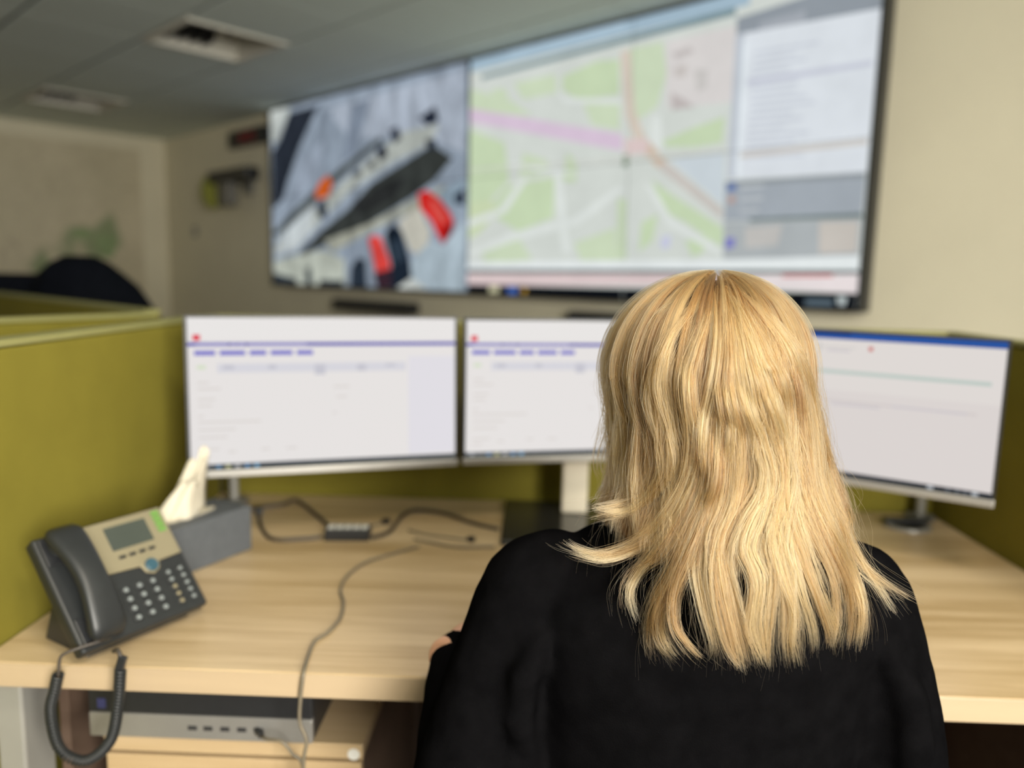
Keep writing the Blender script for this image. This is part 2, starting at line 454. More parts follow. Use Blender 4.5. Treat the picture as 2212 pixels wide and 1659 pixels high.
CAMERA_PICTURE = [((150,163,178),[(-6.061,2.741),(-3.563,2.683),(-3.528,1.053),(-6.142,1.0)]),
((172,182,196),[(-5.112,2.493),(-3.58,2.527),(-3.57,2.039),(-4.037,2.197),(-4.761,2.242)]),
((130,142,158),[(-4.758,2.48),(-4.539,2.491),(-4.705,2.141),(-4.878,2.091)]),
((134,146,160),[(-5.174,2.484),(-4.991,2.477),(-5.119,2.145),(-5.312,2.058)]),
((160,172,188),[(-5.51,2.108),(-5.116,2.278),(-5.185,1.981),(-5.518,1.861)]),
((205,212,208),[(-5.956,2.582),(-5.578,2.562),(-5.694,2.425),(-5.783,2.328),(-5.967,2.328)]),
((42,48,58),[(-5.6,2.52),(-5.173,2.53),(-5.29,2.424),(-5.465,2.244),(-5.638,2.011),(-5.714,1.871),(-5.877,1.805),(-5.873,2.246),(-5.739,2.341)]),
((78,84,82),[(-5.9,1.6),(-5.72,1.696),(-5.123,1.97),(-4.434,2.221),(-4.392,2.192),(-4.763,2.043),(-5.454,1.733),(-5.812,1.58)]),
((182,188,182),[(-5.813,1.542),(-5.189,1.81),(-4.541,2.095),(-4.181,2.227),(-3.809,2.235),(-3.897,2.126),(-4.28,2.042),(-4.765,1.888),(-5.128,1.704),(-5.53,1.466),(-5.877,1.43)]),
((196,204,206),[(-5.738,1.597),(-5.253,1.813),(-5.31,1.605),(-5.53,1.466),(-5.817,1.43)]),
((58,62,60),[(-5.56,1.4),(-5.194,1.596),(-4.813,1.753),(-4.542,1.913),(-4.17,2.027),(-3.874,2.118),(-3.683,2.016),(-3.867,1.887),(-4.11,1.79),(-4.51,1.658),(-4.874,1.555),(-5.341,1.447)]),
((44,46,46),[(-4.766,1.79),(-4.382,1.912),(-4.131,1.941),(-4.279,1.798),(-4.653,1.704)]),
((170,172,158),[(-5.132,1.532),(-4.543,1.646),(-4.033,1.792),(-3.759,1.858),(-3.758,1.772),(-4.228,1.673),(-4.598,1.573),(-5.009,1.445)]),
((205,203,190),[(-4.228,1.643),(-4.009,1.74),(-3.89,1.573),(-3.935,1.395),(-4.103,1.456)]),
((38,44,58),[(-4.476,2.145),(-4.372,2.166),(-4.341,2.084),(-4.434,2.061)]),
((38,44,58),[(-4.32,2.258),(-4.23,2.271),(-4.2,2.185),(-4.28,2.157)]),
((38,44,58),[(-4.014,2.296),(-3.855,2.348),(-3.818,2.253),(-3.921,2.237)]),
((50,56,64),[(-4.568,2.06),(-4.498,2.073),(-4.498,2.023),(-4.557,2.015)]),
((44,50,60),[(-3.952,2.154),(-3.852,2.15),(-3.833,2.085),(-3.919,2.085)]),
((60,66,72),[(-4.752,2.01),(-4.651,2.028),(-4.64,1.983),(-4.73,1.97)]),
((226,104,38),[(-5.258,1.865),(-5.186,1.964),(-5.072,2.014),(-5.012,1.956),(-5.05,1.864),(-5.163,1.843)]),
((52,60,70),[(-5.188,1.837),(-5.088,1.839),(-5.078,1.71),(-5.154,1.685),(-5.229,1.756)]),
((176,192,202),[(-4.078,1.395),(-3.89,1.514),(-3.753,1.483),(-3.562,1.65),(-3.552,1.167),(-4.126,1.148)]),
((150,170,185),[(-3.848,1.805),(-3.567,1.887),(-3.563,1.706),(-3.713,1.741)]),
((40,48,64),[(-3.679,1.782),(-3.57,1.832),(-3.567,1.72),(-3.644,1.738)]),
((214,38,34),[(-4.019,1.821),(-3.93,1.836),(-3.811,1.78),(-3.704,1.689),(-3.663,1.62),(-3.684,1.563),(-3.762,1.492),(-3.808,1.536),(-3.882,1.638),(-3.995,1.725)]),
((236,92,84),[(-3.92,1.763),(-3.865,1.777),(-3.747,1.68),(-3.729,1.627),(-3.8,1.612)]),
((120,20,22),[(-3.746,1.593),(-3.668,1.625),(-3.684,1.557),(-3.754,1.501)]),
((190,196,184),[(-5.879,1.373),(-5.532,1.422),(-5.133,1.463),(-4.864,1.394),(-4.844,1.174),(-5.887,1.183)]),
((44,54,64),[(-5.883,1.278),(-5.537,1.239),(-5.505,1.167),(-5.887,1.183)]),
((50,60,66),[(-5.398,1.321),(-5.317,1.336),(-5.295,1.172),(-5.402,1.169)]),
((40,50,60),[(-5.202,1.235),(-4.879,1.238),(-4.88,1.163),(-5.204,1.16)]),
((36,46,58),[(-4.783,1.334),(-4.701,1.407),(-4.6,1.388),(-4.579,1.172),(-4.796,1.165)]),
((222,72,66),[(-4.566,1.537),(-4.511,1.562),(-4.425,1.547),(-4.32,1.389),(-4.299,1.281),(-4.383,1.254),(-4.479,1.298),(-4.511,1.395)]),
((60,40,50),[(-4.501,1.298),(-4.299,1.332),(-4.217,1.27),(-4.278,1.2),(-4.463,1.195)]),
((28,38,50),[(-4.372,1.572),(-4.279,1.638),(-4.188,1.58),(-4.108,1.407),(-4.078,1.273),(-4.136,1.185),(-4.299,1.199),(-4.299,1.363)]),
((52,66,80),[(-4.299,1.52),(-4.218,1.534),(-4.167,1.395),(-4.248,1.364)]),
((205,210,205),[(-4.227,1.207),(-4.078,1.273),(-3.886,1.186),(-4.227,1.163)])]
MAP_PICTURE = [((216,222,216),[(-3.605,2.77),(-1.577,2.603),(-1.1,2.589),(-1.078,1.14),(-3.572,1.109)]),
((168,192,208),[(-3.59,2.609),(-1.746,2.604),(-1.739,2.507),(-3.587,2.502)]),
((182,206,222),[(-3.213,2.582),(-2.412,2.584),(-2.41,2.544),(-3.212,2.539)]),
((128,150,156),[(-3.438,2.473),(-1.806,2.511),(-1.803,2.477),(-3.437,2.447)]),
((222,218,216),[(-2.161,2.429),(-1.8,2.432),(-1.789,2.102),(-2.143,2.117)]),
((200,194,192),[(-2.127,2.37),(-2.032,2.384),(-2.006,2.355),(-2.099,2.334)]),
((204,198,194),[(-2.108,2.303),(-2.04,2.307),(-2.044,2.251),(-2.105,2.254)]),
((198,190,188),[(-2.121,2.189),(-2.043,2.146),(-1.99,2.104),(-2.111,2.106)]),
((206,203,200),[(-2.001,2.276),(-1.928,2.264),(-1.928,2.186),(-1.982,2.169)]),
((204,222,186),[(-2.809,2.369),(-2.577,2.409),(-2.436,2.394),(-2.427,2.22),(-2.692,2.233),(-2.806,2.297)]),
((209,224,194),[(-2.371,2.434),(-2.182,2.432),(-2.152,2.279),(-2.196,2.134),(-2.315,2.079),(-2.362,2.267)]),
((204,222,186),[(-2.16,1.967),(-1.985,2.013),(-1.829,2.042),(-1.835,1.928),(-1.979,1.921),(-2.132,1.936)]),
((204,222,186),[(-3.56,2.18),(-3.235,2.066),(-3.191,1.848),(-3.341,1.745),(-3.551,1.728)]),
((204,222,186),[(-3.205,1.818),(-2.844,1.845),(-2.842,1.625),(-3.107,1.556),(-3.379,1.677)]),
((208,222,184),[(-3.551,1.734),(-3.341,1.751),(-3.281,1.681),(-3.416,1.563),(-3.546,1.509)]),
((204,222,186),[(-2.76,1.966),(-2.69,1.912),(-2.692,1.803),(-2.787,1.822)]),
((204,222,186),[(-2.209,1.788),(-2.093,1.71),(-1.805,1.543),(-1.803,1.452),(-2.008,1.575),(-2.141,1.635)]),
((204,222,186),[(-2.258,1.582),(-2.162,1.62),(-2.187,1.489),(-2.266,1.433)]),
((204,220,188),[(-2.412,1.704),(-2.357,1.701),(-2.341,1.398),(-2.397,1.398)]),
((209,224,194),[(-2.691,1.484),(-2.417,1.559),(-2.394,1.393),(-2.639,1.393)]),
((209,224,194),[(-3.413,1.438),(-3.106,1.524),(-2.993,1.397),(-3.371,1.363)]),
((204,222,186),[(-2.002,1.487),(-1.879,1.506),(-1.899,1.431),(-1.959,1.41)]),
((209,224,194),[(-3.565,2.418),(-3.205,2.302),(-3.021,2.191),(-3.554,2.282)]),
((209,224,194),[(-3.171,2.386),(-2.859,2.388),(-2.839,2.289),(-3.095,2.288)]),
((209,224,194),[(-2.659,2.206),(-2.42,2.19),(-2.418,2.05),(-2.593,2.092)]),
((209,224,194),[(-3.358,2.375),(-3.244,2.372),(-3.205,2.315),(-3.318,2.318)]),
((209,224,194),[(-3.086,1.995),(-2.909,1.942),(-2.872,1.872),(-3.117,1.843)]),
((228,234,230),[(-2.852,1.876),(-2.799,1.872),(-2.715,1.435),(-2.767,1.428)]),
((228,234,230),[(-3.557,1.439),(-3.182,1.544),(-2.697,1.62),(-2.399,1.773),(-2.383,1.744),(-2.663,1.582),(-3.161,1.498),(-3.557,1.396)]),
((228,234,230),[(-2.243,1.763),(-2.202,1.76),(-2.086,1.599),(-1.803,1.441),(-1.806,1.416),(-2.097,1.555)]),
((228,234,230),[(-3.561,1.628),(-3.262,1.693),(-3.081,1.867),(-3.038,1.854),(-3.215,1.665),(-3.56,1.58)]),
((228,234,230),[(-2.856,2.316),(-2.782,2.257),(-2.42,2.197),(-2.419,2.174),(-2.794,2.23)]),
((228,234,230),[(-2.221,2.094),(-2.173,2.088),(-2.153,1.933),(-2.238,1.919)]),
((228,234,230),[(-3.194,1.953),(-2.707,1.86),(-2.706,1.841),(-3.193,1.927)]),
((222,202,222),[(-3.584,2.307),(-2.397,2.025),(-2.393,1.942),(-3.582,2.226)]),
((218,206,192),[(-2.432,2.429),(-2.37,2.431),(-2.326,2.129),(-2.24,1.964),(-2.3,1.947),(-2.382,2.113)]),
((214,196,178),[(-2.3,1.952),(-2.23,1.974),(-2.128,1.866),(-2.18,1.843)]),
((206,200,194),[(-2.18,1.843),(-2.128,1.866),(-1.81,1.627),(-1.812,1.585)]),
((208,218,224),[(-2.116,1.876),(-1.818,1.881),(-1.811,1.642)]),
((226,206,204),[(-2.382,2.0),(-2.242,1.986),(-2.238,1.919),(-2.377,1.92)]),
((120,140,115),[(-2.389,1.921),(-2.355,1.918),(-2.352,1.861),(-2.386,1.864)]),
((205,208,232),[(-2.134,1.507),(-2.081,1.515),(-2.088,1.455),(-2.136,1.448)]),
((210,212,204),[(-3.568,1.94),(-1.821,1.89),(-1.82,1.88),(-3.568,1.929)]),
((150,158,166),[(-1.798,2.461),(-1.186,2.51),(-1.173,2.361),(-1.793,2.391)]),
((170,176,184),[(-1.689,2.42),(-1.484,2.431),(-1.48,2.379),(-1.687,2.389)]),
((226,232,238),[(-1.797,2.392),(-1.174,2.374),(-1.18,1.748),(-1.8,1.76)]),
((196,203,212),[(-1.797,2.392),(-1.757,2.39),(-1.754,1.763),(-1.796,1.762)]),
((234,242,247),[(-1.759,2.355),(-1.737,2.355),(-1.732,1.772),(-1.76,1.774)]),
((208,214,224),[(-1.703,2.302),(-1.415,2.296),(-1.414,2.285),(-1.702,2.291)]),
((208,214,224),[(-1.703,2.273),(-1.514,2.269),(-1.513,2.257),(-1.702,2.262)]),
((208,214,224),[(-1.704,2.244),(-1.463,2.238),(-1.463,2.227),(-1.703,2.232)]),
((208,214,224),[(-1.704,2.215),(-1.534,2.21),(-1.533,2.199),(-1.704,2.203)]),
((208,214,224),[(-1.705,2.186),(-1.433,2.177),(-1.432,2.166),(-1.704,2.174)]),
((208,214,224),[(-1.706,2.156),(-1.493,2.149),(-1.492,2.138),(-1.705,2.144)]),
((208,214,224),[(-1.706,2.127),(-1.502,2.12),(-1.502,2.108),(-1.705,2.115)]),
((208,214,224),[(-1.707,2.097),(-1.452,2.088),(-1.451,2.077),(-1.706,2.085)]),
((208,214,224),[(-1.707,2.067),(-1.412,2.056),(-1.411,2.045),(-1.706,2.055)]),
((208,214,224),[(-1.708,2.038),(-1.512,2.03),(-1.511,2.018),(-1.707,2.026)]),
((208,214,224),[(-1.708,2.008),(-1.461,1.998),(-1.46,1.986),(-1.708,1.996)]),
((208,214,224),[(-1.709,1.978),(-1.532,1.97),(-1.531,1.959),(-1.708,1.966)]),
((208,214,224),[(-1.71,1.948),(-1.43,1.936),(-1.429,1.924),(-1.709,1.936)]),
((208,214,224),[(-1.71,1.918),(-1.49,1.908),(-1.49,1.896),(-1.709,1.906)]),
((208,214,224),[(-1.711,1.888),(-1.5,1.878),(-1.5,1.866),(-1.71,1.876)]),
((208,214,224),[(-1.711,1.858),(-1.449,1.845),(-1.448,1.833),(-1.71,1.846)]),
((205,209,222),[(-1.728,2.189),(-1.193,2.182),(-1.193,2.161),(-1.728,2.161)]),
((212,208,202),[(-1.739,1.874),(-1.186,1.879),(-1.184,1.857),(-1.738,1.85)]),
((168,176,184),[(-1.807,1.752),(-1.18,1.748),(-1.183,1.568),(-1.802,1.573)]),
((150,157,162),[(-1.807,1.752),(-1.18,1.748),(-1.18,1.726),(-1.806,1.732)]),
((112,126,124),[(-1.674,1.581),(-1.181,1.586),(-1.179,1.56),(-1.673,1.56)]),
((178,184,186),[(-1.802,1.568),(-1.183,1.568),(-1.183,1.407),(-1.795,1.399)]),
((198,196,192),[(-1.694,1.54),(-1.519,1.548),(-1.534,1.46),(-1.687,1.449)]),
((204,198,190),[(-1.357,1.555),(-1.195,1.553),(-1.194,1.428),(-1.347,1.423)]),
((96,120,175),[(-1.794,1.739),(-1.748,1.74),(-1.751,1.708),(-1.794,1.706)]),
((190,160,150),[(-1.786,1.683),(-1.749,1.683),(-1.752,1.654),(-1.786,1.651)]),
((130,130,200),[(-1.787,1.494),(-1.741,1.498),(-1.742,1.452),(-1.787,1.448)]),
((196,202,206),[(-1.729,1.727),(-1.618,1.728),(-1.617,1.712),(-1.728,1.71)]),
((196,202,206),[(-1.73,1.674),(-1.619,1.676),(-1.618,1.66),(-1.729,1.657)]),
((192,198,202),[(-1.727,1.624),(-1.633,1.626),(-1.632,1.61),(-1.726,1.607)]),
((236,242,242),[(-3.565,1.379),(-1.795,1.395),(-1.18,1.415),(-1.177,1.355),(-3.564,1.333)]),
((60,78,78),[(-3.564,1.333),(-1.177,1.355),(-1.175,1.34),(-3.563,1.31)]),
((226,206,206),[(-3.563,1.31),(-1.702,1.332),(-1.698,1.277),(-3.562,1.236)]),
((238,228,228),[(-1.702,1.332),(-1.175,1.34),(-1.169,1.26),(-1.698,1.273)]),
((216,60,60),[(-1.503,1.331),(-1.281,1.336),(-1.28,1.328),(-1.503,1.323)]),
((14,18,24),[(-3.562,1.242),(-2.491,1.248),(-1.176,1.26),(-1.17,1.182),(-3.56,1.144)]),
((210,206,170),[(-3.335,1.236),(-3.257,1.238),(-3.256,1.199),(-3.334,1.197)]),
((70,110,190),[(-3.18,1.234),(-3.105,1.236),(-3.103,1.196),(-3.179,1.196)]),
((190,150,60),[(-3.067,1.232),(-3.031,1.233),(-3.03,1.201),(-3.066,1.2)]),
((120,120,80),[(-1.496,1.234),(-1.462,1.233),(-1.46,1.199),(-1.494,1.199)]),
((90,105,115),[(-1.392,1.231),(-1.273,1.232),(-1.27,1.203),(-1.39,1.201)]),
((190,200,200),[(-1.258,1.246),(-1.216,1.245),(-1.221,1.209),(-1.248,1.208)])]

VX0, VX1, VZ0, VZ1 = -5.89, -1.175, 1.195, 2.572
D_FRONT = 3.30
display = thing('wall_display_screen', 'huge wall display of eight panels showing a street camera view and a city map', 'display', (NX * D_FRONT, NY * D_FRONT, 0), (0, 0, RA))
pw, ph = (VX1 - VX0) / 4, (VZ1 - VZ0) / 2
for c in range(4):
    for r in range(2):
        x0, z0 = VX0 + c * pw, VZ0 + r * ph
        p = MB().box(x0 + 0.001, x0 + pw - 0.001, 0.0005, 0.075, z0 + 0.001, z0 + ph - 0.001).build('panel', M_BLACK, display)
        e = 0.0022 if c < 2 else 0.0013
        picture('screen', CAMERA_PICTURE if c < 2 else MAP_PICTURE, M_CAMSCREEN if c < 2 else M_WALLSCREEN, p, (x0 + e, x0 + pw - e, z0 + e, z0 + ph - e), -0.0002)
fr = MB()
fr.box(VX0 - 0.012, VX0 - 0.001, -0.004, 0.09, VZ0 - 0.012, VZ1 + 0.008)
fr.box(VX1 + 0.001, VX1 + 0.022, -0.004, 0.09, VZ0 - 0.012, VZ1 + 0.008)
fr.box(VX0 - 0.001, VX1 + 0.001, -0.004, 0.09, VZ0 - 0.012, VZ0 - 0.001)
fr.box(VX0 - 0.001, VX1 + 0.001, -0.004, 0.09, VZ1 + 0.001, VZ1 + 0.008)
fr.build('frame', M_BLACK, display)
MB().box(VX0 + 0.2, VX1 - 0.2, 0.076, 0.099, 1.5, 2.3).build('wall_mount', M_GREYMET, display)

# things fixed to that wall
def on_wall(name, label, cat, s, z, d=D_SCR):
    return thing(name, label, cat, room(s, d, z), (0, 0, RA))
ck = on_wall('digital_clock', 'black digital clock with faint red digits left of the big display', 'clock', 6.40, 2.43)
MB().box(-0.31, 0.31, -0.06, -0.0005, -0.07, 0.07).build('case', M_BLACK, ck, bevel=0.006)
def digit(x, on):
    seg = []
    w, h, t = 0.045, 0.036, 0.009
    S = {'a': (x, x + w, 2 * h - t, 2 * h), 'g': (x, x + w, h - t / 2, h + t / 2), 'd': (x, x + w, 0, t), 'f': (x, x + t, h, 2 * h), 'e': (x, x + t, 0, h), 'b': (x + w - t, x + w, h, 2 * h), 'c': (x + w - t, x + w, 0, h)}
    for k in on:
        a, b_, c, d = S[k]
        seg.append(((96, 8, 16), [(a, c - 0.036), (b_, c - 0.036), (b_, d - 0.036), (a, d - 0.036)]))
    picture('digit', seg, M_LED, ck, (-0.3, 0.3, -0.07, 0.07), -0.0603)
for x, on in ((-0.14, 'bc'), (-0.06, 'abcdefg'), (0.03, 'abged'), (0.11, 'acdfg')):
    digit(x, on)
cm = on_wall('wall_camera', 'dark camera on a wall bracket with a yellow-green disc at its end', 'camera', 6.50, 2.05)
MB().box(-0.02, 0.16, -0.03, -0.0005, -0.09, 0.10).build('wall_plate', M_LTMET, cm, bevel=0.004)
b = MB().tube([(0.05, -0.03, 0.02), (0.05, -0.14, 0.0)], 0.022, 12)
b.build('arm', M_BLACK, cm, smooth=True)
MB().box(-0.30, 0.42, -0.22, -0.10, 0.0, 0.10).build('body', M_BLACK, cm, bevel=0.015)
MB().box(-0.16, 0.06, -0.20, -0.11, -0.20, -0.001).build('hanging_housing', M_GREYMET, cm, bevel=0.012)
M_YG = mat('yellow_green_plastic', (0.28, 0.29, 0.05, 1), 0.5, var=0.05, scale=30)
MB().loft([[Vector((x, -0.16 + 0.10 * COS(a), -0.06 + 0.15 * SIN(a))) for a in [2 * PI * k / 24 for k in range(24)]] for x in (-0.335, -0.302)]).build('end_disc', M_YG, cm)
sk = on_wall('wall_socket', 'small grey wall socket below the digital clock near the corner', 'socket', 7.55, 1.66)
MB().box(-0.045, 0.045, -0.012, -0.0005, -0.045, 0.045).build('plate', M_GREYMET, sk, bevel=0.003)
MB().lathe([(0.02, 0), (0.022, 0.004), (0.018, 0.005)], 20).build('outlet', M_WHITE, sk, loc=(0, -0.0125, 0), rot=(PI / 2, 0, 0))
for s0, s1, z0, lab in ((4.10, 5.02, 1.055, 'long black soundbar fixed low on the wall under the camera picture'), (1.75, 2.72, 1.068, 'black soundbar fixed under the map half of the big display, behind the blonde hair')):
    sb = on_wall('soundbar', lab, 'speaker', (s0 + s1) / 2, z0)
    h = (s1 - s0) / 2
    MB().box(-h, h, -0.11, -0.012, -0.035, 0.05).build('body', M_BLACK, sb, bevel=0.012)
    MB().box(-h + 0.02, h - 0.02, -0.114, -0.1105, -0.022, 0.036).build('grille', M_LOUV, sb)
    MB().box(-0.12, 0.12, -0.012, -0.0005, -0.03, 0.03).build('bracket', M_GREYMET, sb)

# the paper map on the far wall
def map_paper():
    m = bpy.data.materials.new('printed_map')
    m.use_nodes = True
    nt = m.node_tree; b = nt.nodes['Principled BSDF']; b.inputs['Roughness'].default_value = 0.7
    tc = nt.nodes.new('ShaderNodeTexCoord')
    def noise(sc, det):
        n = nt.nodes.new('ShaderNodeTexNoise'); n.inputs['Scale'].default_value = sc; n.inputs['Detail'].default_value = det
        nt.links.new(tc.outputs['Object'], n.inputs['Vector']); return n
    def ramp(p0, c0, p1, c1, src):
        r = nt.nodes.new('ShaderNodeValToRGB')
        r.color_ramp.elements[0].position = p0; r.color_ramp.elements[0].color = c0
        r.color_ramp.elements[1].position = p1; r.color_ramp.elements[1].color = c1
        nt.links.new(src, r.inputs['Fac']); return r
    a = ramp(0.35, (0.62, 0.56, 0.40, 1), 0.65, (0.70, 0.63, 0.46, 1), noise(2.2, 6).outputs['Fac'])
    g = ramp(0.62, (0, 0, 0, 1), 0.68, (1, 1, 1, 1), noise(1.3, 3).outputs['Fac'])
    v = nt.nodes.new('ShaderNodeTexVoronoi'); v.feature = 'DISTANCE_TO_EDGE'; v.inputs['Scale'].default_value = 7
    nt.links.new(tc.outputs['Object'], v.inputs['Vector'])
    e = ramp(0.0, (1, 1, 1, 1), 0.03, (0, 0, 0, 1), v.outputs['Distance'])
    m1 = nt.nodes.new('ShaderNodeMixRGB'); m1.inputs['Color2'].default_value = (0.30, 0.36, 0.20, 1)
    nt.links.new(g.outputs['Color'], m1.inputs['Fac']); nt.links.new(a.outputs['Color'], m1.inputs['Color1'])
    m2 = nt.nodes.new('ShaderNodeMixRGB'); m2.inputs['Color2'].default_value = (0.40, 0.33, 0.24, 1)
    sc = nt.nodes.new('ShaderNodeMath'); sc.operation = 'MULTIPLY'; sc.inputs[1].default_value = 0.5
    nt.links.new(e.outputs['Color'], sc.inputs[0]); nt.links.new(sc.outputs[0], m2.inputs['Fac'])
    nt.links.new(m1.outputs['Color'], m2.inputs['Color1'])
    nt.links.new(m2.outputs['Color'], b.inputs['Base Color'])
    return m
wm = thing('wall_map', 'large pale paper map with green patches on the far wall', 'map', room(S_FAR, 1.6, 1.0), (0, 0, RA))
# local x = -s, local y = d
MB().box(0.0005, 0.008, -1.5, 1.55, 0.02, 1.46).build('sheet', map_paper(), wm)
b = MB()
M_PGREEN = mat('printed_green', (0.30, 0.40, 0.20, 1), 0.7, var=0.15, scale=8)
for cy, cz, ry, rz in ((1.20, 0.50, 0.09, 0.14), (0.98, 0.61, 0.09, 0.06)):
    p = [(cy + ry * COS(a) * (1 + 0.2 * SIN(3 * a)), cz + rz * SIN(a) * (1 + 0.2 * COS(2 * a))) for a in [2 * PI * k / 16 for k in range(16)]]
    b.loft([[Vector((x, q[0], q[1])) for q in p] for x in (0.0083, 0.0088)])
b.build('printed_green_area', M_PGREEN, wm)

# ------------------------------------------------------------------ dividers
DZ = 0.74
def divider(name, label, p0, p1, top=1.19, bot=0.02, th=0.04, group='olive felt dividers'):
    a, c = Vector((p0[0], p0[1], 0)), Vector((p1[0], p1[1], 0))
    L = (c - a).length
    ang = math.atan2(c.y - a.y, c.x - a.x)
    o = thing(name, label, 'divider', a, (0, 0, ang), group)
    MB().box(0, L, 0, th, bot + 0.05, top - 0.012).build('felt_panel', M_OLIVE, o, bevel=0.006)
    MB().box(-0.001, L + 0.001, -0.002, th + 0.002, top - 0.0115, top).build('top_rail', M_EDGE, o, bevel=0.003)
    for x in (0.1, L - 0.16):
        MB().box(x, x + 0.06, 0.002, th - 0.002, 0, bot + 0.0495).build('foot', M_GREYMET, o, bevel=0.004)
    return o
divider('desk_divider', 'olive felt divider along the phone end of the desk', (-0.782, 0.62), (-0.782, 1.874))
divider('desk_divider', 'olive felt divider behind the three monitors', (-0.782, 1.878), (1.040, 1.878))
divider('desk_divider', 'shaded olive felt divider standing beside the monitor with the blue title bar', (0.998, 1.874), (0.998, 1.02), th=0.04)
divider('desk_divider', 'slanted olive felt divider of the next desk, just behind the phone-end divider', (-1.32, 1.10), (-0.94, 1.90), top=1.19)
divider('desk_divider', 'dark far olive felt divider in front of the black jacket', (-1.00, 2.04), (-2.50, 3.39), top=1.19, th=0.04)

# ------------------------------------------------------------------ desk
desk = thing('desk', 'wide oak-look desk with a straight front edge and grey legs', 'desk', (0, 0, 0))
MB().box(-0.778, 0.992, 1.006, 1.872, DZ - 0.036, DZ).build('desktop', M_OAK, desk, bevel=0.0025)
M_ABS = mat('edge_band', (0.44, 0.335, 0.215, 1), 0.4, var=0.05, scale=1.0, stretch=(2, 30, 30))
MB().box(-0.778, 0.992, 1.0035, 1.0058, DZ - 0.0355, DZ - 0.0008).build('edge_band', M_ABS, desk, bevel=0.0008)
MB().box(-0.776, -0.735, 1.03, 1.10, 0.0, DZ - 0.037).build('leg', M_LTMET, desk, bevel=0.004)
MB().box(-0.776, -0.735, 1.74, 1.80, 0.0, DZ - 0.037).build('leg', M_LTMET, desk, bevel=0.004)
MB().box(0.93, 0.985, 1.74, 1.80, 0.0, DZ - 0.037).build('leg', M_LTMET, desk, bevel=0.004)
MB().box(0.93, 0.985, 1.06, 1.12, 0.0, DZ - 0.037).build('leg', M_LTMET, desk, bevel=0.004)
MB().box(-0.405, -0.262, 1.65, 1.668, 0.0, DZ - 0.037).build('cable_cover', M_LTMET, desk, bevel=0.002)
MB().box(-0.258, -0.236, 1.645, 1.74, 0.0, DZ - 0.037).build('support_panel', M_DKWOOD, desk, bevel=0.002)
MB().box(-0.732, -0.716, 1.11, 1.735, 0.06, DZ - 0.037).build('side_panel', M_DKWOOD, desk)
MB().box(0.972, 0.986, 1.125, 1.735, 0.06, DZ - 0.037).build('side_panel', M_DKWOOD, desk)
MB().box(-0.73, -0.235, 1.752, 1.77, 0.25, DZ - 0.037).build('modesty_panel', M_DKWOOD, desk)
MB().box(-0.233, 0.10, 1.752, 1.77, 0.25, DZ - 0.037).build('modesty_panel', M_OAKV, desk)
MB().box(0.105, 0.928, 1.752, 1.77, 0.05, DZ - 0.037).build('modesty_panel', M_DKWOOD, desk)

g = thing('cable_grommet', 'round silver-rimmed cable grommet in the desk below the blue-topped screen', 'grommet', (0.886, 1.765, DZ))
MB().lathe([(0.052, 0.0003), (0.054, 0.004), (0.046, 0.007), (0.036, 0.0065), (0.035, 0.0003)], 32).build('ring', M_SILVER, g, smooth=True)
b = MB().lathe([(0.034, 0.0004), (0.034, 0.004), (0.001, 0.0045)], 24)
b.build('cap', M_BLACK, g)
MB().box(-0.05, 0.055, -0.004, 0.022, 0.008, 0.016).build('cover_slot', M_BLACK, g, bevel=0.003)

# pedestal, computer
ped = thing('drawer_pedestal', 'low oak-look drawer pedestal under the desk', 'pedestal', (-0.447, 1.085, 0))
MB().box(-0.198, 0.198, 0.019, 0.52, 0.02, 0.556).build('carcass', M_DKWOOD, ped)
MB().box(-0.202, 0.202, 0.0, 0.525, 0.557, 0.582).build('top', M_OAKV, ped, bevel=0.002)
for k, (z0, z1) in enumerate(((0.375, 0.551), (0.20, 0.371), (0.025, 0.196))):
    dr = MB().box(-0.199, 0.199, 0.0, 0.0185, z0, z1).build('drawer_front', M_OAKV, ped, bevel=0.002)
    if k == 0:
        MB().lathe([(0.0085, 0), (0.009, 0.006), (0.0065, 0.008), (0.0065, 0.018), (0.002, 0.0185)], 16).build('lock', M_GREYMET, dr, loc=(0.133, -0.0005, 0.522), rot=(PI / 2, 0, 0))
    MB().tube([(-0.06, -0.0005, (z0 + z1) / 2 - 0.02), (-0.06, -0.022, (z0 + z1) / 2 - 0.02), (0.06, -0.022, (z0 + z1) / 2 - 0.02), (0.06, -0.0005, (z0 + z1) / 2 - 0.02)], 0.004, 8).build('handle', M_SILVER, dr)
MB().lathe([(0.0095, 0), (0.0095, 0.0006)], 20).build('sticker', M_WHITE, ped, loc=(0.188, -0.0003, 0.566), rot=(PI / 2, 0, 0))
for sx in (-0.15, 0.15):
    for y in (0.06, 0.46):
        MB().lathe([(0.02, 0), (0.02, 0.0195)], 12).build('foot', M_BLACK, ped, loc=(sx, y, 0))

pc = thing('desktop_computer', 'flat silver and black desktop computer lying on the pedestal', 'computer', (-0.492, 1.075, 0.5825))
MB().box(-0.172, 0.172, 0.012, 0.36, 0.004, 0.082).build('case', M_BLACK, pc, bevel=0.003)
MB().box(-0.172, 0.172, 0.0, 0.0115, 0.004, 0.043).build('front_strip', M_SILVER, pc, bevel=0.002)
MB().box(-0.172, 0.172, 0.001, 0.0115, 0.0435, 0.082).build('upper_front_strip', M_BLACK, pc, bevel=0.002)  # plain black strip above the silver one
MB().box(-0.158, -0.145, 0.0002, 0.0008, 0.05, 0.066).build('badge', mat('blue_badge', (0.04, 0.045, 0.13, 1), 0.3, var=0.02, scale=50), pc)
for x in (-0.012, 0.012, 0.038, 0.064, 0.090):
    MB().box(x - 0.007, x + 0.007, -0.0008, -0.0001, 0.020, 0.027).build('port', M_LOUV, pc)
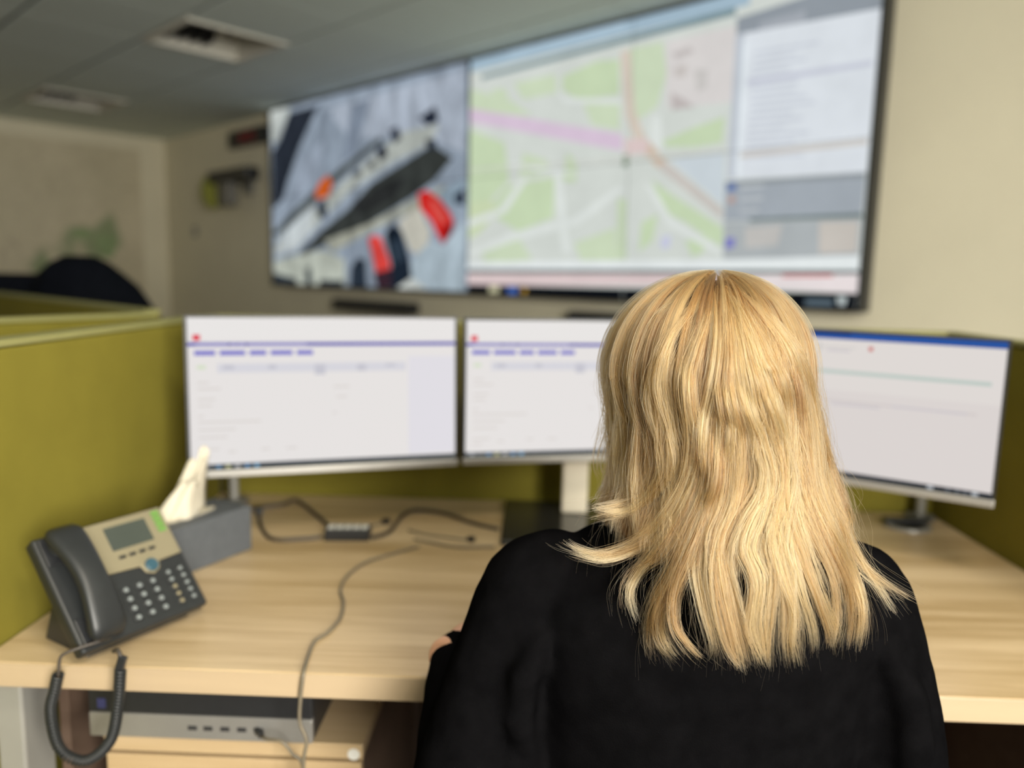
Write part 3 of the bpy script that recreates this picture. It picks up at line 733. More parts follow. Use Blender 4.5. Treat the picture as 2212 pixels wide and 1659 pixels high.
for x in (-0.15, 0.15):
    MB().box(x - 0.01, x + 0.01, 0.03, 0.33, 0.0, 0.0038).build('foot', M_BLACK, pc)

# ------------------------------------------------------------------ monitors
def rc(x0, x1, z0, z1):
    return [(x0, z0), (x1, z0), (x1, z1), (x0, z1)]
def ui_records():
    """a records window, in fractions of the screen"""
    P = [((236, 232, 230), rc(0, 1, 0, 1)), ((238, 235, 233), rc(0, 1, 0.86, 1)), ((230, 227, 233), rc(0.81, 0.995, 0.05, 0.74)),
         ((76, 72, 176), rc(0, 1, 0.815, 0.838)), ((150, 146, 205), rc(0.03, 0.42, 0.818, 0.834)),
         ((232, 92, 104), rc(0.018, 0.044, 0.85, 0.89)), ((222, 60, 80), rc(0.024, 0.038, 0.858, 0.884))]
    for x0, x1 in ((0.022, 0.095), (0.11, 0.20), (0.215, 0.275), (0.29, 0.37), (0.385, 0.445)):
        P.append(((122, 118, 205), rc(x0, x1, 0.755, 0.785)))
    for x0, x1 in ((0.14, 0.15), (0.17, 0.175), (0.20, 0.21)):
        P.append(((60, 56, 160), rc(x0, x1, 0.818, 0.834)))
    P.append(((216, 228, 200), rc(0.03, 0.06, 0.665, 0.69)))
    P.append(((220, 219, 226), rc(0.10, 0.80, 0.64, 0.70)))
    for x0, x1, z0, z1 in ((0.12, 0.16, .66, .69), (0.28, 0.31, .66, .69), (0.45, 0.49, .62, .69), (0.61, 0.645, .64, .69), (0.72, 0.76, .67, .69)):
        P.append(((204, 203, 212), rc(x0, x1, z0, z1)))
    for k, (x0, x1, z) in enumerate(((0.03, 0.07, .57), (0.03, 0.11, .53), (0.03, 0.09, .46), (0.03, 0.08, .42), (0.03, 0.05, .35), (0.03, 0.25, .31), (0.03, 0.16, .26), (0.03, 0.13, .21), (0.03, 0.10, .13), (0.03, 0.07, .09), (0.52, 0.58, .53), (0.53, 0.57, .46), (0.515, 0.53, .35), (0.13, 0.16, .11), (0.25, 0.28, .12), (0.34, 0.38, .12))):
        P.append(((222, 216, 212), rc(x0, x1, z, z + 0.012)))
    P.append(((52, 60, 66), rc(0, 1, 0, 0.036)))
    for k, c in enumerate(((170, 175, 180), (110, 115, 120), (100, 150, 190), (200, 200, 150), (190, 190, 190), (90, 150, 200), (120, 180, 220))):
        x = 0.02 + 0.034 * k
        P.append((c, rc(x, x + 0.016, 0.009, 0.028)))
    return P
def ui_document():
    P = [((224, 217, 214), rc(0, 1, 0, 1)), ((228, 222, 218), rc(0, 1, 0.6, 0.95)), ((44, 86, 162), rc(0, 1, 0.955, 1)), ((30, 60, 128), rc(0, 0.5, 0.985, 1)),
         ((192, 205, 198), rc(0.05, 0.965, 0.716, 0.742)), ((214, 206, 204), rc(0.05, 0.93, 0.52, 0.535)), ((206, 120, 116), rc(0.565, 0.58, 0.885, 0.915)),
         ((200, 196, 192), rc(0.05, 0.52, 0.895, 0.90)), ((200, 196, 192), rc(0.39, 0.395, 0.86, 0.93))]
    for x0, x1, z in ((0.08, 0.13, .91), (0.15, 0.2, .90), (0.22, 0.25, .92), (0.27, 0.32, .90), (0.42, 0.5, .87), (0.08, 0.38, .79), (0.1, 0.25, .64), (0.08, 0.2, .60), (0.08, 0.16, .48), (0.45, 0.62, .50), (0.66, 0.9, .52)):
        P.append(((208, 202, 206), rc(x0, x1, z, z + 0.014)))
    P.append(((36, 42, 50), rc(0, 1, 0, 0.035)))
    for x in (0.80, 0.94):
        P.append(((190, 195, 200), rc(x, x + 0.02, 0.008, 0.028)))
    for x in (0.86, 0.89, 0.915):
        P.append(((110, 116, 122), rc(x, x + 0.012, 0.01, 0.026)))
    return P
def monitor(label, p, yawdeg, z0, ui, w=0.54, h=0.316, tilt=0.0):
    o = thing('monitor', label, 'monitor', (p[0], p[1], DZ), (0, 0, math.radians(yawdeg)), 'three desk monitors')
    head = MB().box(0, w, 0.004, 0.026, 0, h).build('housing', M_BLACK, o, loc=(0, 0, z0 - DZ), rot=(-math.radians(tilt), 0, 0), bevel=0.002)
    MB().prism([(w * 0.2, 0.06), (w * 0.8, 0.06), (w * 0.8, h * 0.75), (w * 0.2, h * 0.75)], 0.0262, 0.048).build('back_cover', M_BLACK, head, bevel=0.01)
    MB().box(0, w, 0.0, 0.0039, h - 0.004, h).build('bezel', M_BLACK, head)
    MB().box(0, 0.005, 0.0, 0.0039, 0.014, h - 0.0041).build('bezel', M_BLACK, head)
    MB().box(w - 0.005, w, 0.0, 0.0039, 0.014, h - 0.0041).build('bezel', M_BLACK, head)
    MB().box(-0.0005, w + 0.0005, -0.004, 0.0039, -0.001, 0.0138).build('chin', M_SILVER, head, bevel=0.002)
    X0, X1, Z0, Z1 = 0.0053, w - 0.0053, 0.0142, h - 0.0043
    polys = [(c, [(X0 + x * (X1 - X0), Z0 + z * (Z1 - Z0)) for x, z in q]) for c, q in ui]
    picture('screen', polys, M_SCREEN, head, (X0, X1, Z0, Z1), 0.0036)
    return o
REC = ui_records()
m1 = monitor('monitor nearest the phone, showing a records page with blue tabs', (-0.668, 1.447), 18.5, 0.893, REC, h=0.3185, tilt=3)
m2 = monitor('middle monitor, half hidden by the blonde hair, on a black base plate', (-0.143, 1.594), 13.5, 0.9005, REC, h=0.3105)
m3 = monitor('monitor with a blue title bar and a pale green line, beside the hair', (0.404, 1.693), -32.8, 0.896, ui_document(), h=0.3105)
def local(o, P):
    return Matrix.Rotation(-o.rotation_euler.z, 3, 'Z') @ (Vector(P) - o.location)
# pole supports of the two outer monitors
for o, q in ((m1, (-0.715, 1.79)), (m3, (0.948, 1.83))):
    c = local(o, (q[0], q[1], DZ))
    MB().lathe([(0.0115, 0.0105), (0.0115, 0.40)], 16, c).build('support_pole', M_LTMET, o, smooth=False)
    MB().lathe([(0.034, 0.0005), (0.034, 0.008), (0.02, 0.0104)], 24, c).build('pole_foot', M_GREYMET, o)
    tgt = Vector((0.27, 0.055, 0.31))
    d = tgt - Vector((c.x, c.y, 0.31))
    MB().tube([(c.x, c.y, 0.31), (c.x + d.x * 0.5, c.y + d.y * 0.5, 0.315), (tgt.x, tgt.y, 0.31)], 0.013, 10).build('arm', M_LTMET, o)
    MB().box(0.22, 0.32, 0.05, 0.058, 0.26, 0.36).build('mount_plate', M_GREYMET, o)
# column and base plate of the middle one
c = local(m2, (0.107, 1.745, DZ))
rz = Matrix.Translation(c) @ Matrix.Rotation(-m2.rotation_euler.z, 4, 'Z')
MB().box(-0.030, 0.030, 0.0, 0.022, 0.012, 0.40, rz).build('stand_column', M_CREAM, m2, bevel=0.005)
M_PLATE = mat('glossy_black_plate', (0.022, 0.022, 0.020, 1), 0.16, var=0.05, scale=20)
MB().box(-0.165, 0.21, -0.20, 0.10, 0.0006, 0.0115, rz).build('base_plate', M_PLATE, m2, bevel=0.003)
MB().box(0.20, 0.33, 0.046, 0.10, 0.22, 0.38).build('hinge', M_GREYMET, m2, bevel=0.005)

# ------------------------------------------------------------------ telephone
ph = thing('desk_phone', 'dark grey desk phone with a champagne display panel and corded handset', 'phone', (-0.618, 0.995, DZ), (0, 0, math.radians(60.9)))
W_, T_ = 0.208, math.radians(50)
# the face is a plane leaning back by T_; its own frame: u across, v up the slope, n out of it
def face(u, v, n=0.0):
    return Vector((u, v * COS(T_) - n * SIN(T_), 0.022 + v * SIN(T_) + n * COS(T_)))
FM = Matrix(((1, 0, 0, 0), (0, COS(T_), -SIN(T_), 0), (0, SIN(T_), COS(T_), 0.022), (0, 0, 0, 1)))
def fbox(u0, u1, v0, v1, n0, n1, b=None):
    return (b or MB()).box(u0, u1, v0, v1, n0, n1, FM)
HV = 0.186
fbox(0, W_, 0, HV, -0.024, 0).build('body', M_PHONE, ph, bevel=0.005, seg=3)
b = MB().add([face(0.02, 0.03, -0.025), face(W_ - 0.02, 0.03, -0.025), (W_ - 0.02, 0.025, 0.0008), (0.02, 0.025, 0.0008), face(0.02, 0.12, -0.0245), face(W_ - 0.02, 0.12, -0.0245), (W_ - 0.02, 0.135, 0.0008), (0.02, 0.135, 0.0008)],
             [(0, 1, 2, 3), (4, 7, 6, 5), (0, 4, 5, 1), (3, 2, 6, 7), (0, 3, 7, 4), (1, 5, 6, 2)])
b.build('stand_foot', M_PHONE, ph, bevel=0.002)
# handset cradle wells
fbox(0.006, 0.064, 0.006, 0.05, 0.0003, 0.004).build('cradle', M_BLACK, ph, bevel=0.002)
fbox(0.006, 0.064, 0.137, HV - 0.004, 0.0003, 0.004).build('cradle', M_BLACK, ph, bevel=0.002)
# panel round the display
fp = [(0.074, 0.098), (0.130, 0.094), (0.134, 0.082), (0.146, 0.076), (0.158, 0.082), (0.162, 0.094), (0.203, 0.096), (0.203, 0.182), (0.074, 0.182)]
pl = MB().loft([[face(u, v, n) for u, v in fp] for n in (0.0003, 0.0042)]).build('display_panel', M_TAN, ph, bevel=0.0015)
fbox(0.100, 0.170, 0.130, 0.170, 0.0044, 0.0052).build('display', M_LCD, pl, bevel=0.0006)
for k in range(4):
    fbox(0.104 + k * 0.0165, 0.115 + k * 0.0165, 0.1145, 0.1195, 0.0044, 0.0066).build('soft_key', M_BLACK, pl, bevel=0.0008)
for k in range(4):
    v = 0.139 + k * 0.0098
    fbox(0.183, 0.197, v, v + 0.0085, 0.0044, 0.0064).build('line_key', M_GREEN, pl, bevel=0.0008)
b = MB().lathe([(0.0105, 0), (0.0105, 0.003), (0.0085, 0.004), (0.002, 0.0038)], 24)
b.v = [tuple(FM @ (Vector(p) + Vector((0.146, 0.0905, 0.0044)))) for p in b.v]
b.build('navigation_button', M_TEAL, pl)
def key(u, v, m, r=0.0044, name='key'):
    q = fbox(u - 0.0068, u + 0.0068, v - 0.0052, v + 0.0052, 0.0003, 0.003).build(name, M_PHONE, ph, bevel=0.001)
    b = MB().lathe([(r * 0.9, 0), (r * 0.9, 0.0002)], 10)
    b.v = [tuple(FM @ (Vector(p) + Vector((u, v, 0.0031)))) for p in b.v]
    b.build('legend', m, q)
for r in range(4):
    for c in range(3):
        key(0.093 + c * 0.0225, 0.066 - r * 0.0155, M_KEY)
for r in range(5):
    for c in range(2):
        key(0.167 + c * 0.0215, 0.0705 - r * 0.0128, M_TAN if (c == 0 and r >= 2) else M_KEY, 0.0040, 'function_key')
# handset, resting in the wells
hs = thing('phone_handset', 'dark curved handset lying on the desk phone', 'handset', (-0.618, 0.995, DZ), (0, 0, math.radians(60.9)))
rings = []
for k in range(25):
    t = k / 24
    v = 0.006 + t * 0.178
    bow = SIN(PI * t)
    nmid = 0.019 + 0.022 * bow
    hw = 0.0265 - 0.0055 * bow ** 2
    hn = 0.0135 - 0.003 * bow + 0.0
    if k in (0, 24): hw *= 0.75; hn *= 0.6
    if k in (1, 23): hw *= 0.95; hn *= 0.9
    ring = []
    for j in range(20):
        a = 2 * PI * j / 20
        cx, sx = COS(a), SIN(a)
        ring.append(face(0.034 + hw * math.copysign(abs(cx) ** 0.6, cx), v, nmid + hn * math.copysign(abs(sx) ** 0.6, sx)))
    rings.append(ring)
MB().loft(rings).build('grip', M_PHONE, hs, smooth=True)
for v in (0.024, 0.162):
    b = MB().lathe([(0.0205, -0.008), (0.021, 0.0015), (0.017, 0.004)], 24)
    b.v = [tuple(FM @ (Vector((p[0], p[1], -p[2])) + Vector((0.034, v, 0.0095)))) for p in b.v]
    b.build('ear_cup' if v > 0.1 else 'mouth_cup', M_PHONE, hs)

# coiled cord hanging over the desk edge
cc = thing('coiled_phone_cord', 'dark coiled handset cord looping down over the desk edge', 'cord', (-0.61, 0.975, 0.61))
off = Vector((0.61, -0.975, -0.61))
lead = spline([(-0.600, 1.012, 0.775), (-0.624, 0.992, 0.772), (-0.641, 0.983, 0.765), (-0.644, 0.98, 0.746), (-0.645, 0.98, 0.737)], 6)
MB().tube([p + off for p in lead], 0.0022, 8).build('lead', M_CABLE, cc, smooth=True)
path = spline([(-0.645, 0.98, 0.740), (-0.651, 0.98, 0.717), (-0.659, 0.98, 0.682), (-0.649, 0.98, 0.628), (-0.614, 0.98, 0.611), (-0.577, 0.98, 0.643), (-0.563, 0.98, 0.699), (-0.557, 0.98, 0.750)], 40)
L = [0.0]
for k in range(1, len(path)):
    L.append(L[-1] + (path[k] - path[k - 1]).length)
turns, N = 62, 62 * 12
pts = []
for i in range(N + 1):
    s = L[-1] * i / N
    k = max(j for j in range(len(L)) if L[j] <= s + 1e-9)
    k = min(k, len(path) - 2)
    p = path[k].lerp(path[k + 1], (s - L[k]) / (L[k + 1] - L[k]))
    t = (path[k + 1] - path[k]).normalized()
    side = t.cross(Vector((0, 1, 0))).normalized()
    a = 2 * PI * turns * i / N
    pts.append(p + off + (side * COS(a) + Vector((0, 1, 0)) * SIN(a)) * 0.0062)
MB().tube(pts, 0.0021, 6).build('coil', M_PHONE, cc, smooth=True)
lead = spline([(-0.558, 0.98, 0.742), (-0.556, 0.98, 0.765), (-0.562, 0.985, 0.775), (-0.572, 0.992, 0.770)], 6)
MB().tube([p + off for p in lead], 0.0032, 8).build('plug_end', M_CABLE, cc, smooth=True)
MB().box(-0.0055, 0.0055, -0.004, 0.004, -0.010, 0.012).build('plug', M_BLACK, cc, loc=Vector((-0.556, 0.98, 0.758)) + off, rot=(0, 0.3, 0), bevel=0.001)

# ------------------------------------------------------------------ tissue box
tb = thing('tissue_box', 'slate grey tissue box with a pulled-up tissue, behind the phone', 'tissue box', (-0.655, 1.40, DZ), (0, 0, math.radians(64)))
b = MB()
bx, by, bz = 0.115, 0.052, 0.092
MB().box(-bx, bx, -by, by, 0.0006, bz).build('carton', M_BOX, tb, bevel=0.002)
sl = [(0.07 * COS(a), 0.018 * SIN(a)) for a in [2 * PI * k / 24 for k in range(24)]]
MB().loft([[Vector((x, y, z)) for x, y in sl] for z in (bz + 0.0003, bz + 0.0008)]).build('slot', M_TISSUE, tb)
rnd = random.Random(4)
nu, nv = 26, 12
vs, fs = [], []
for i in range(nv):
    f = i / (nv - 1)
    for j in range(nu):
        a = 2 * PI * j / nu
        r = 0.030 * (1 - 0.45 * f) * (1 + 0.30 * SIN(3 * a + 2 * f) + 0.16 * SIN(7 * a + 1.3))
        top = 0.085 + 0.032 * COS(a - 0.3) + 0.012 * SIN(5 * a)
        vs.append((r * 1.5 * COS(a) - 0.005 + 0.028 * f * f, r * 0.62 * SIN(a) - 0.004 * f, bz + 0.001 + top * f))
for i in range(nv - 1):
    for j in range(nu):
        k = (j + 1) % nu
        fs.append((i * nu + j, i * nu + k, (i + 1) * nu + k, (i + 1) * nu + j))
to = MB().add(vs, fs).build('tissue', M_TISSUE, tb, smooth=True)
sd = to.modifiers.new('thickness', 'SOLIDIFY'); sd.thickness = 0.0012

# ------------------------------------------------------------------ hub and cables
hub = thing('usb_hub', 'small black hub with a row of pale ports lying on the desk', 'hub', (-0.382, 1.565, DZ), (0, 0, math.radians(5)))
MB().box(-0.047, 0.047, -0.024, 0.024, 0.0006, 0.024).build('case', M_BLACK, hub, bevel=0.003)
for k in range(5):
    x = -0.035 + k * 0.0175
    MB().box(x - 0.007, x + 0.007, -0.013, 0.014, 0.0242, 0.0248).build('port_label', M_WHITE, hub)
def cable(name, label, pts, r, m, z=None, plug=None, plug_at=-1):
    P = [Vector((p[0], p[1], (p[2] if len(p) > 2 else DZ + r + 0.0006))) for p in pts]
    base = P[0].copy(); base.z = min(p.z for p in P) - r
    o = thing(name, label, 'cable', base)
    MB().tube([p - base for p in spline(P, 8)], r, 8).build('wire', m, o, smooth=True)
    if plug:
        p = P[plug_at] - base
        q = (P[plug_at] - P[-2 if plug_at == -1 else 1])
        a = math.atan2(q.y, q.x)
        MB().box(0, plug[0], -plug[1] / 2, plug[1] / 2, -r, plug[2] - r).build('plug', M_BLACK, o, loc=p, rot=(0, 0, a), bevel=0.001)
    return o
zc = DZ + 0.0035
cable('usb_cable', 'thin brown cable winding across the desk and over its front edge', [(-0.224, 1.517), (-0.269, 1.473), (-0.313, 1.419), (-0.332, 1.347), (-0.328, 1.284), (-0.311, 1.237), (-0.301, 1.175), (-0.307, 1.125), (-0.319, 1.093), (-0.315, 1.043), (-0.309, 1.004, DZ + 0.0046), (-0.309, 0.9965, 0.734), (-0.313, 0.998, 0.705), (-0.315, 1.0, 0.669), (-0.306, 1.0, 0.641), (-0.311, 1.0, 0.599), (-0.314, 1.01, 0.45), (-0.305, 1.02, 0.20), (-0.295, 1.03, 0.02), (-0.270, 1.00, 0.0045), (-0.22, 0.99, 0.0045)], 0.0028, M_CABLE2)
cable('usb_cable', 'thin cable plugged into the front of the computer under the desk', [(-0.392, 1.060, 0.606), (-0.378, 1.045, 0.612), (-0.353, 1.035, 0.615), (-0.338, 1.035, 0.597), (-0.322, 1.035, 0.565), (-0.328, 1.030, 0.40), (-0.335, 1.025, 0.15), (-0.330, 1.01, 0.0045), (-0.30, 0.97, 0.0045)], 0.0025, M_CABLE2, plug=(0.02, 0.008, 0.008), plug_at=0)
cable('usb_cable', 'dark cable bowing from the hub towards the tissue box', [(-0.436, 1.553), (-0.475, 1.536), (-0.532, 1.531), (-0.581, 1.601), (-0.622, 1.700)], 0.0042, M_CABLE, plug=(0.022, 0.018, 0.012))
cable('usb_cable', 'dark cable arching behind the hub beside the pole of the first monitor', [(-0.668, 1.722), (-0.632, 1.742), (-0.591, 1.771), (-0.567, 1.805), (-0.495, 1.708), (-0.432, 1.612)], 0.0045, M_CABLE)
cable('usb_cable', 'dark cable curving from the hub to the black base plate', [(-0.330, 1.556), (-0.301, 1.597), (-0.291, 1.711), (-0.265, 1.757), (-0.197, 1.738), (-0.127, 1.677), (-0.066, 1.640)], 0.0045, M_CABLE)
cable('usb_cable', 'short cable with a black plug lying loose right behind the hub', [(-0.380, 1.605), (-0.355, 1.632), (-0.327, 1.660)], 0.0025, M_CABLE2, plug=(0.018, 0.014, 0.010))
cable('usb_cable', 'cable with a small black plug lying loose next to the base plate', [(-0.262, 1.618), (-0.215, 1.590), (-0.128, 1.568)], 0.0025, M_CABLE2, plug=(0.016, 0.012, 0.010))
cable('usb_cable', 'thin tan cable running from the winding cable to the base plate edge', [(-0.240, 1.560), (-0.205, 1.545), (-0.148, 1.522), (-0.068, 1.530)], 0.0028, M_CABLE2)

# low office chair that carries the person
ch = thing('office_chair', 'black low-backed office chair under the person in the black top', 'chair', (0.21, 0.90, 0))
rings = [[Vector((a * math.copysign(abs(COS(t)) ** 0.6, COS(t)), b_ * math.copysign(abs(SIN(t)) ** 0.6, SIN(t)), z)) for t in [2 * PI * k / 32 for k in range(32)]] for z, a, b_ in ((0.325, .19, .18), (0.335, .225, .215), (0.37, .232, .222), (0.385, .215, .205))]
MB().loft(rings).build('seat', M_NAVY, ch, smooth=False, bevel=0.01)
MB().box(-0.17, 0.17, -0.262, -0.225, 0.43, 0.63).build('backrest', M_NAVY, ch, bevel=0.015)
MB().tube([(0, -0.12, 0.315), (0, -0.25, 0.33), (0, -0.285, 0.40), (0, -0.275, 0.52)], 0.014, 8).build('back_support', M_BLACK, ch)
MB().lathe([(0.028, 0.085), (0.028, 0.20), (0.016, 0.201), (0.016, 0.324)], 20).build('column', M_GREYMET, ch)
for k in range(5):
    a = 2 * PI * k / 5 + 0.3
    lg = MB().tube([(0.028 * COS(a), 0.028 * SIN(a), 0.105), (0.29 * COS(a), 0.29 * SIN(a), 0.072)], [0.024, 0.015], 8).build('leg', M_BLACK, ch)
    w = MB().lathe([(0.012, -0.022), (0.026, -0.02), (0.026, 0.02), (0.012, 0.022)], 16).build('caster', M_BLACK, lg, loc=(0.29 * COS(a), 0.29 * SIN(a), 0.0275), rot=(PI / 2, 0, a))
# keyboard in front of the person
kb = thing('keyboard', 'dark keyboard just showing past the black sleeve', 'keyboard', (0.16, 1.235, DZ))
MB().box(-0.222, 0.222, -0.065, 0.065, 0.0006, 0.016).build('case', M_BLACK, kb, bevel=0.003)
km = MB().box(-0.0078, 0.0078, -0.0078, 0.0078, 0, 0.005).build('key', M_PHONE, kb, loc=(-0.205, 0.046, 0.0162), bevel=0.001)
for r in range(6):
    for c in range(22):
        if r == 0 and c == 0: continue
        o = km.copy(); COL.objects.link(o); o.parent = kb
        o.location = (-0.205 + c * 0.0195, 0.046 - r * 0.0185, 0.0162)

# ------------------------------------------------------------------ things of the next desk, behind the dividers
jc = thing('jacket_on_chair', 'black jacket hung over a chair back behind the far divider', 'jacket', (-1.93, 3.32, 0), (0, 0, 0.25))
rings = []
for z, a, b_, x in ((0.62, 0.25, 0.13, 0.02), (0.9, 0.27, 0.14, 0.02), (1.08, 0.262, 0.13, 0.02), (1.16, 0.235, 0.12, 0.0), (1.22, 0.205, 0.11, -0.015), (1.27, 0.165, 0.10, -0.035), (1.315, 0.115, 0.08, -0.04), (1.345, 0.06, 0.045, -0.04)):
    rings.append([Vector((x + a * math.copysign(abs(COS(t)) ** 0.8, COS(t)) * (1 + 0.04 * SIN(5 * t + z * 9)), b_ * SIN(t) * (1 + 0.06 * SIN(7 * t)), z)) for t in [2 * PI * k / 32 for k in range(32)]])
MB().loft(rings).build('jacket', M_NAVY, jc, smooth=True)
MB().lathe([(0.025, 0.06), (0.025, 0.615)], 16).build('chair_column', M_GREYMET, jc)
b = MB()
for k in range(5):
    a = 2 * PI * k / 5
    b.tube([(0, 0, 0.07), (0.28 * COS(a), 0.28 * SIN(a), 0.03)], [0.025, 0.018], 8)
b.build('chair_base', M_BLACK, jc)
fm = thing('far_monitor', 'dark monitor top peeking over the far divider at the photo edge', 'monitor', (-2.58, 3.55, 0.74), (0, 0, 0.5))
MB().box(-0.27, 0.27, 0, 0.03, 0.20, 0.52).build('housing', M_NAVY, fm, bevel=0.006)
MB().box(-0.03, 0.03, 0.03, 0.05, 0.01, 0.35).build('stand', M_GREYMET, fm)
MB().box(-0.12, 0.12, -0.06, 0.14, 0.0005, 0.01).build('base', M_BLACK, fm, bevel=0.003)
fd = thing('far_desk', 'desk of the next workstation, hidden behind the far divider', 'desk', (-2.72, 3.72, 0), (0, 0, 0.5))
MB().box(-0.4, 0.4, -0.3, 0.3, 0.705, 0.739).build('desktop', M_OAK, fd, bevel=0.002)
for x in (-0.38, 0.32):
    MB().box(x, x + 0.06, -0.25, 0.25, 0, 0.704).build('leg', M_LTMET, fd)

# ------------------------------------------------------------------ the person at the desk
def ring(z, xc, yc, a, b, e=0.85, n=40):
    out = []
    for k in range(n):
        t = 2 * PI * k / n
        c, s = COS(t), SIN(t)
        out.append(Vector((xc + a * math.copysign(abs(c) ** e, c), yc + b * math.copysign(abs(s) ** e, s), z)))
    return out
TORSO = [(0.42, .212, .890, .185, .135), (0.52, .212, .885, .180, .127), (0.62, .211, .876, .178, .117), (0.70, .210, .872, .182, .114), (0.78, .209, .870, .188, .113),
         (0.85, .207, .870, .193, .112), (0.90, .206, .872, .195, .108), (0.935, .205, .876, .190, .102), (0.965, .204, .882, .172, .092), (0.988, .203, .886, .142, .080),
         (1.008, .202, .888, .105, .068), (1.026, .201, .890, .076, .060), (1.040, .200, .892, .064, .055)]
ARM_L = [(.030, .885, .938, .056), (.008, .882, .924, .058), (-.012, .872, .880, .056), (-.036, .858, .820, .053), (-.060, .840, .755, .050), (-.082, .828, .700, .048), (-.090, .840, .672, .046), (-.086, .875, .688, .045), (-.086, .912, .732, .041), (-.085, .942, .786, .033), (-.082, .974, .806, .028)]
ARM_R = [(.372, .885, .940, .057), (.390, .882, .926, .059), (.405, .872, .880, .058), (.420, .862, .820, .056), (.432, .855, .765, .056), (.438, .856, .715, .055), (.444, .868, .682, .051), (.430, .905, .692, .048), (.404, .940, .742, .042), (.380, .962, .795, .034), (.355, 1.008, .808, .030)]
def body_mesh(name, grow, arms_to, m, parent, voxel, extra=None, legs=True):
    b = MB()
    b.loft([ring(z, xc, yc, a + grow, d + grow) for z, xc, yc, a, d in TORSO])
    for A in (ARM_L, ARM_R):
        A = A[:arms_to]
        P = spline([a[:3] for a in A], 5)
        rs = []
        for i in range(len(P)):
            k = min(i // 5, len(A) - 2); f = i / 5 - k
            rs.append(A[k][3] * (1 - f) + A[k + 1][3] * f + grow)
        b.tube(P, rs, 20)
        b.ball(A[0][:3], A[0][3] + grow - 0.001)
    if extra:
        extra(b)
    o = b.build(name, m, parent, smooth=True)
    r = o.modifiers.new('one_surface', 'REMESH'); r.mode = 'VOXEL'; r.voxel_size = voxel; r.use_smooth_shade = True
    s = o.modifiers.new('even', 'SMOOTH'); s.factor = 0.5; s.iterations = 6
    return o
HX, HY, HZ = 0.200, 0.895, 1.185
def hand(b, wrist, fdir, palm_down=(0, 0, -1), thumb_side=1):
    w = Vector(wrist); f = Vector(fdir).normalized(); dn = Vector(palm_down)
    side = f.cross(dn).normalized() * thumb_side
    b.tube([w - f * 0.06, w, w + f * 0.02], [0.026, 0.024, 0.026], 14)
    rings = []
    for k in range(7):
        t = k / 6
        c = w + f * (0.01 + 0.078 * t) + dn * (-0.002 + 0.004 * t)
        hw = 0.025 + 0.014 * SIN(PI * min(1, t * 0.8 + 0.15)); hh = 0.0145 - 0.003 * t
        rings.append([c + side * hw * COS(a) - dn * hh * SIN(a) for a in [2 * PI * j / 16 for j in range(16)]])
    b.loft(rings)
    for k, (off, ln) in enumerate(((0.029, 0.068), (0.010, 0.076), (-0.009, 0.071), (-0.027, 0.056))):
        p = w + f * (0.078 - 0.004 * abs(k - 1)) + side * off
        q = p + f * ln * 0.45 + side * off * 0.12 - dn * 0.008
        r_ = q + f * ln * 0.30 + dn * 0.014
        e = r_ + f * ln * 0.16 + dn * 0.014
        b.tube([p - f * 0.012, p, q, r_, e], [0.0092, 0.0092, 0.0085, 0.0078, 0.0062], 10)
    p = w + f * 0.022 + side * 0.022 + dn * 0.004
    b.tube([p, p + f * 0.028 + side * 0.018 + dn * 0.006, p + f * 0.056 + side * 0.022 + dn * 0.010, p + f * 0.074 + side * 0.018 + dn * 0.012], [0.0125, 0.0112, 0.0098, 0.007], 10)
def skin_extra(b):
    # neck
    b.loft([ring(z, x, y, a, d, 1.0, 24) for z, x, y, a, d in ((0.99, .201, .892, .066, .058), (1.03, .201, .893, .054, .053), (1.07, .200, .897, .050, .052), (1.12, .200, .902, .052, .056))])
    # head: skull, jaw, nose, ears
    rings = []
    for k in range(1, 24):
        a = PI * k / 24
        z = -COS(a)
        wz = SIN(a) ** 0.85
        hw = 0.072 * wz * (1.0 if z > -0.1 else 1 - 0.30 * (-z - 0.1) ** 1.2)
        fr = 0.092 * wz
        bk = 0.094 * wz * (1.0 if z > -0.2 else max(0.25, 1 - 1.0 * (-z - 0.2)))
        rings.append([Vector((HX + hw * COS(t), HY + (fr if SIN(t) > 0 else bk) * SIN(t), HZ + 0.108 * z)) for t in [2 * PI * j / 32 for j in range(32)]])
    b.loft(rings)
    b.loft([[Vector((HX + x, HY + 0.088 + d, HZ + z)) for x, d in ((-w, 0), (0, p), (w, 0), (0, -0.02))] for z, w, p in ((0.022, .006, .004), (0.0, .009, .014), (-.022, .013, .024), (-.032, .012, .016), (-.036, .006, .004))])
    b.ball((HX, HY + 0.080, HZ - 0.092), (0.024, 0.018, 0.018), 10)
    for sx in (-1, 1):
        b.ball((HX + sx * 0.074, HY - 0.002, HZ - 0.008), (0.009, 0.018, 0.030), 10)
    hand(b, (-.082, 0.992, .800), (.38, .92, -.10), (0, 0, -1), -1)
    hand(b, (.345, 1.028, .804), (-.40, .90, -.08), (0, 0, -1), 1)
person = body_mesh('person', -0.004, 11, M_SKIN, None, 0.0045, skin_extra)
tag(person, 'person with long blonde hair and a black top, seen from behind at the desk', 'person')
for sx in (-1, 1):
    MB().ball((HX + sx * 0.031, HY + 0.080, HZ + 0.008), 0.0118, 10).build('eye', M_EYE, person, smooth=True)
MB().loft([[Vector((HX + x, HY + 0.089 + y, HZ - 0.056 + z)) for y, z in ((0, -.007), (.006, -.003), (.006, .003), (0, .007), (-.006, 0))] for x in (-.020, -.008, .008, .020)]).build('lips', M_LIP, person)

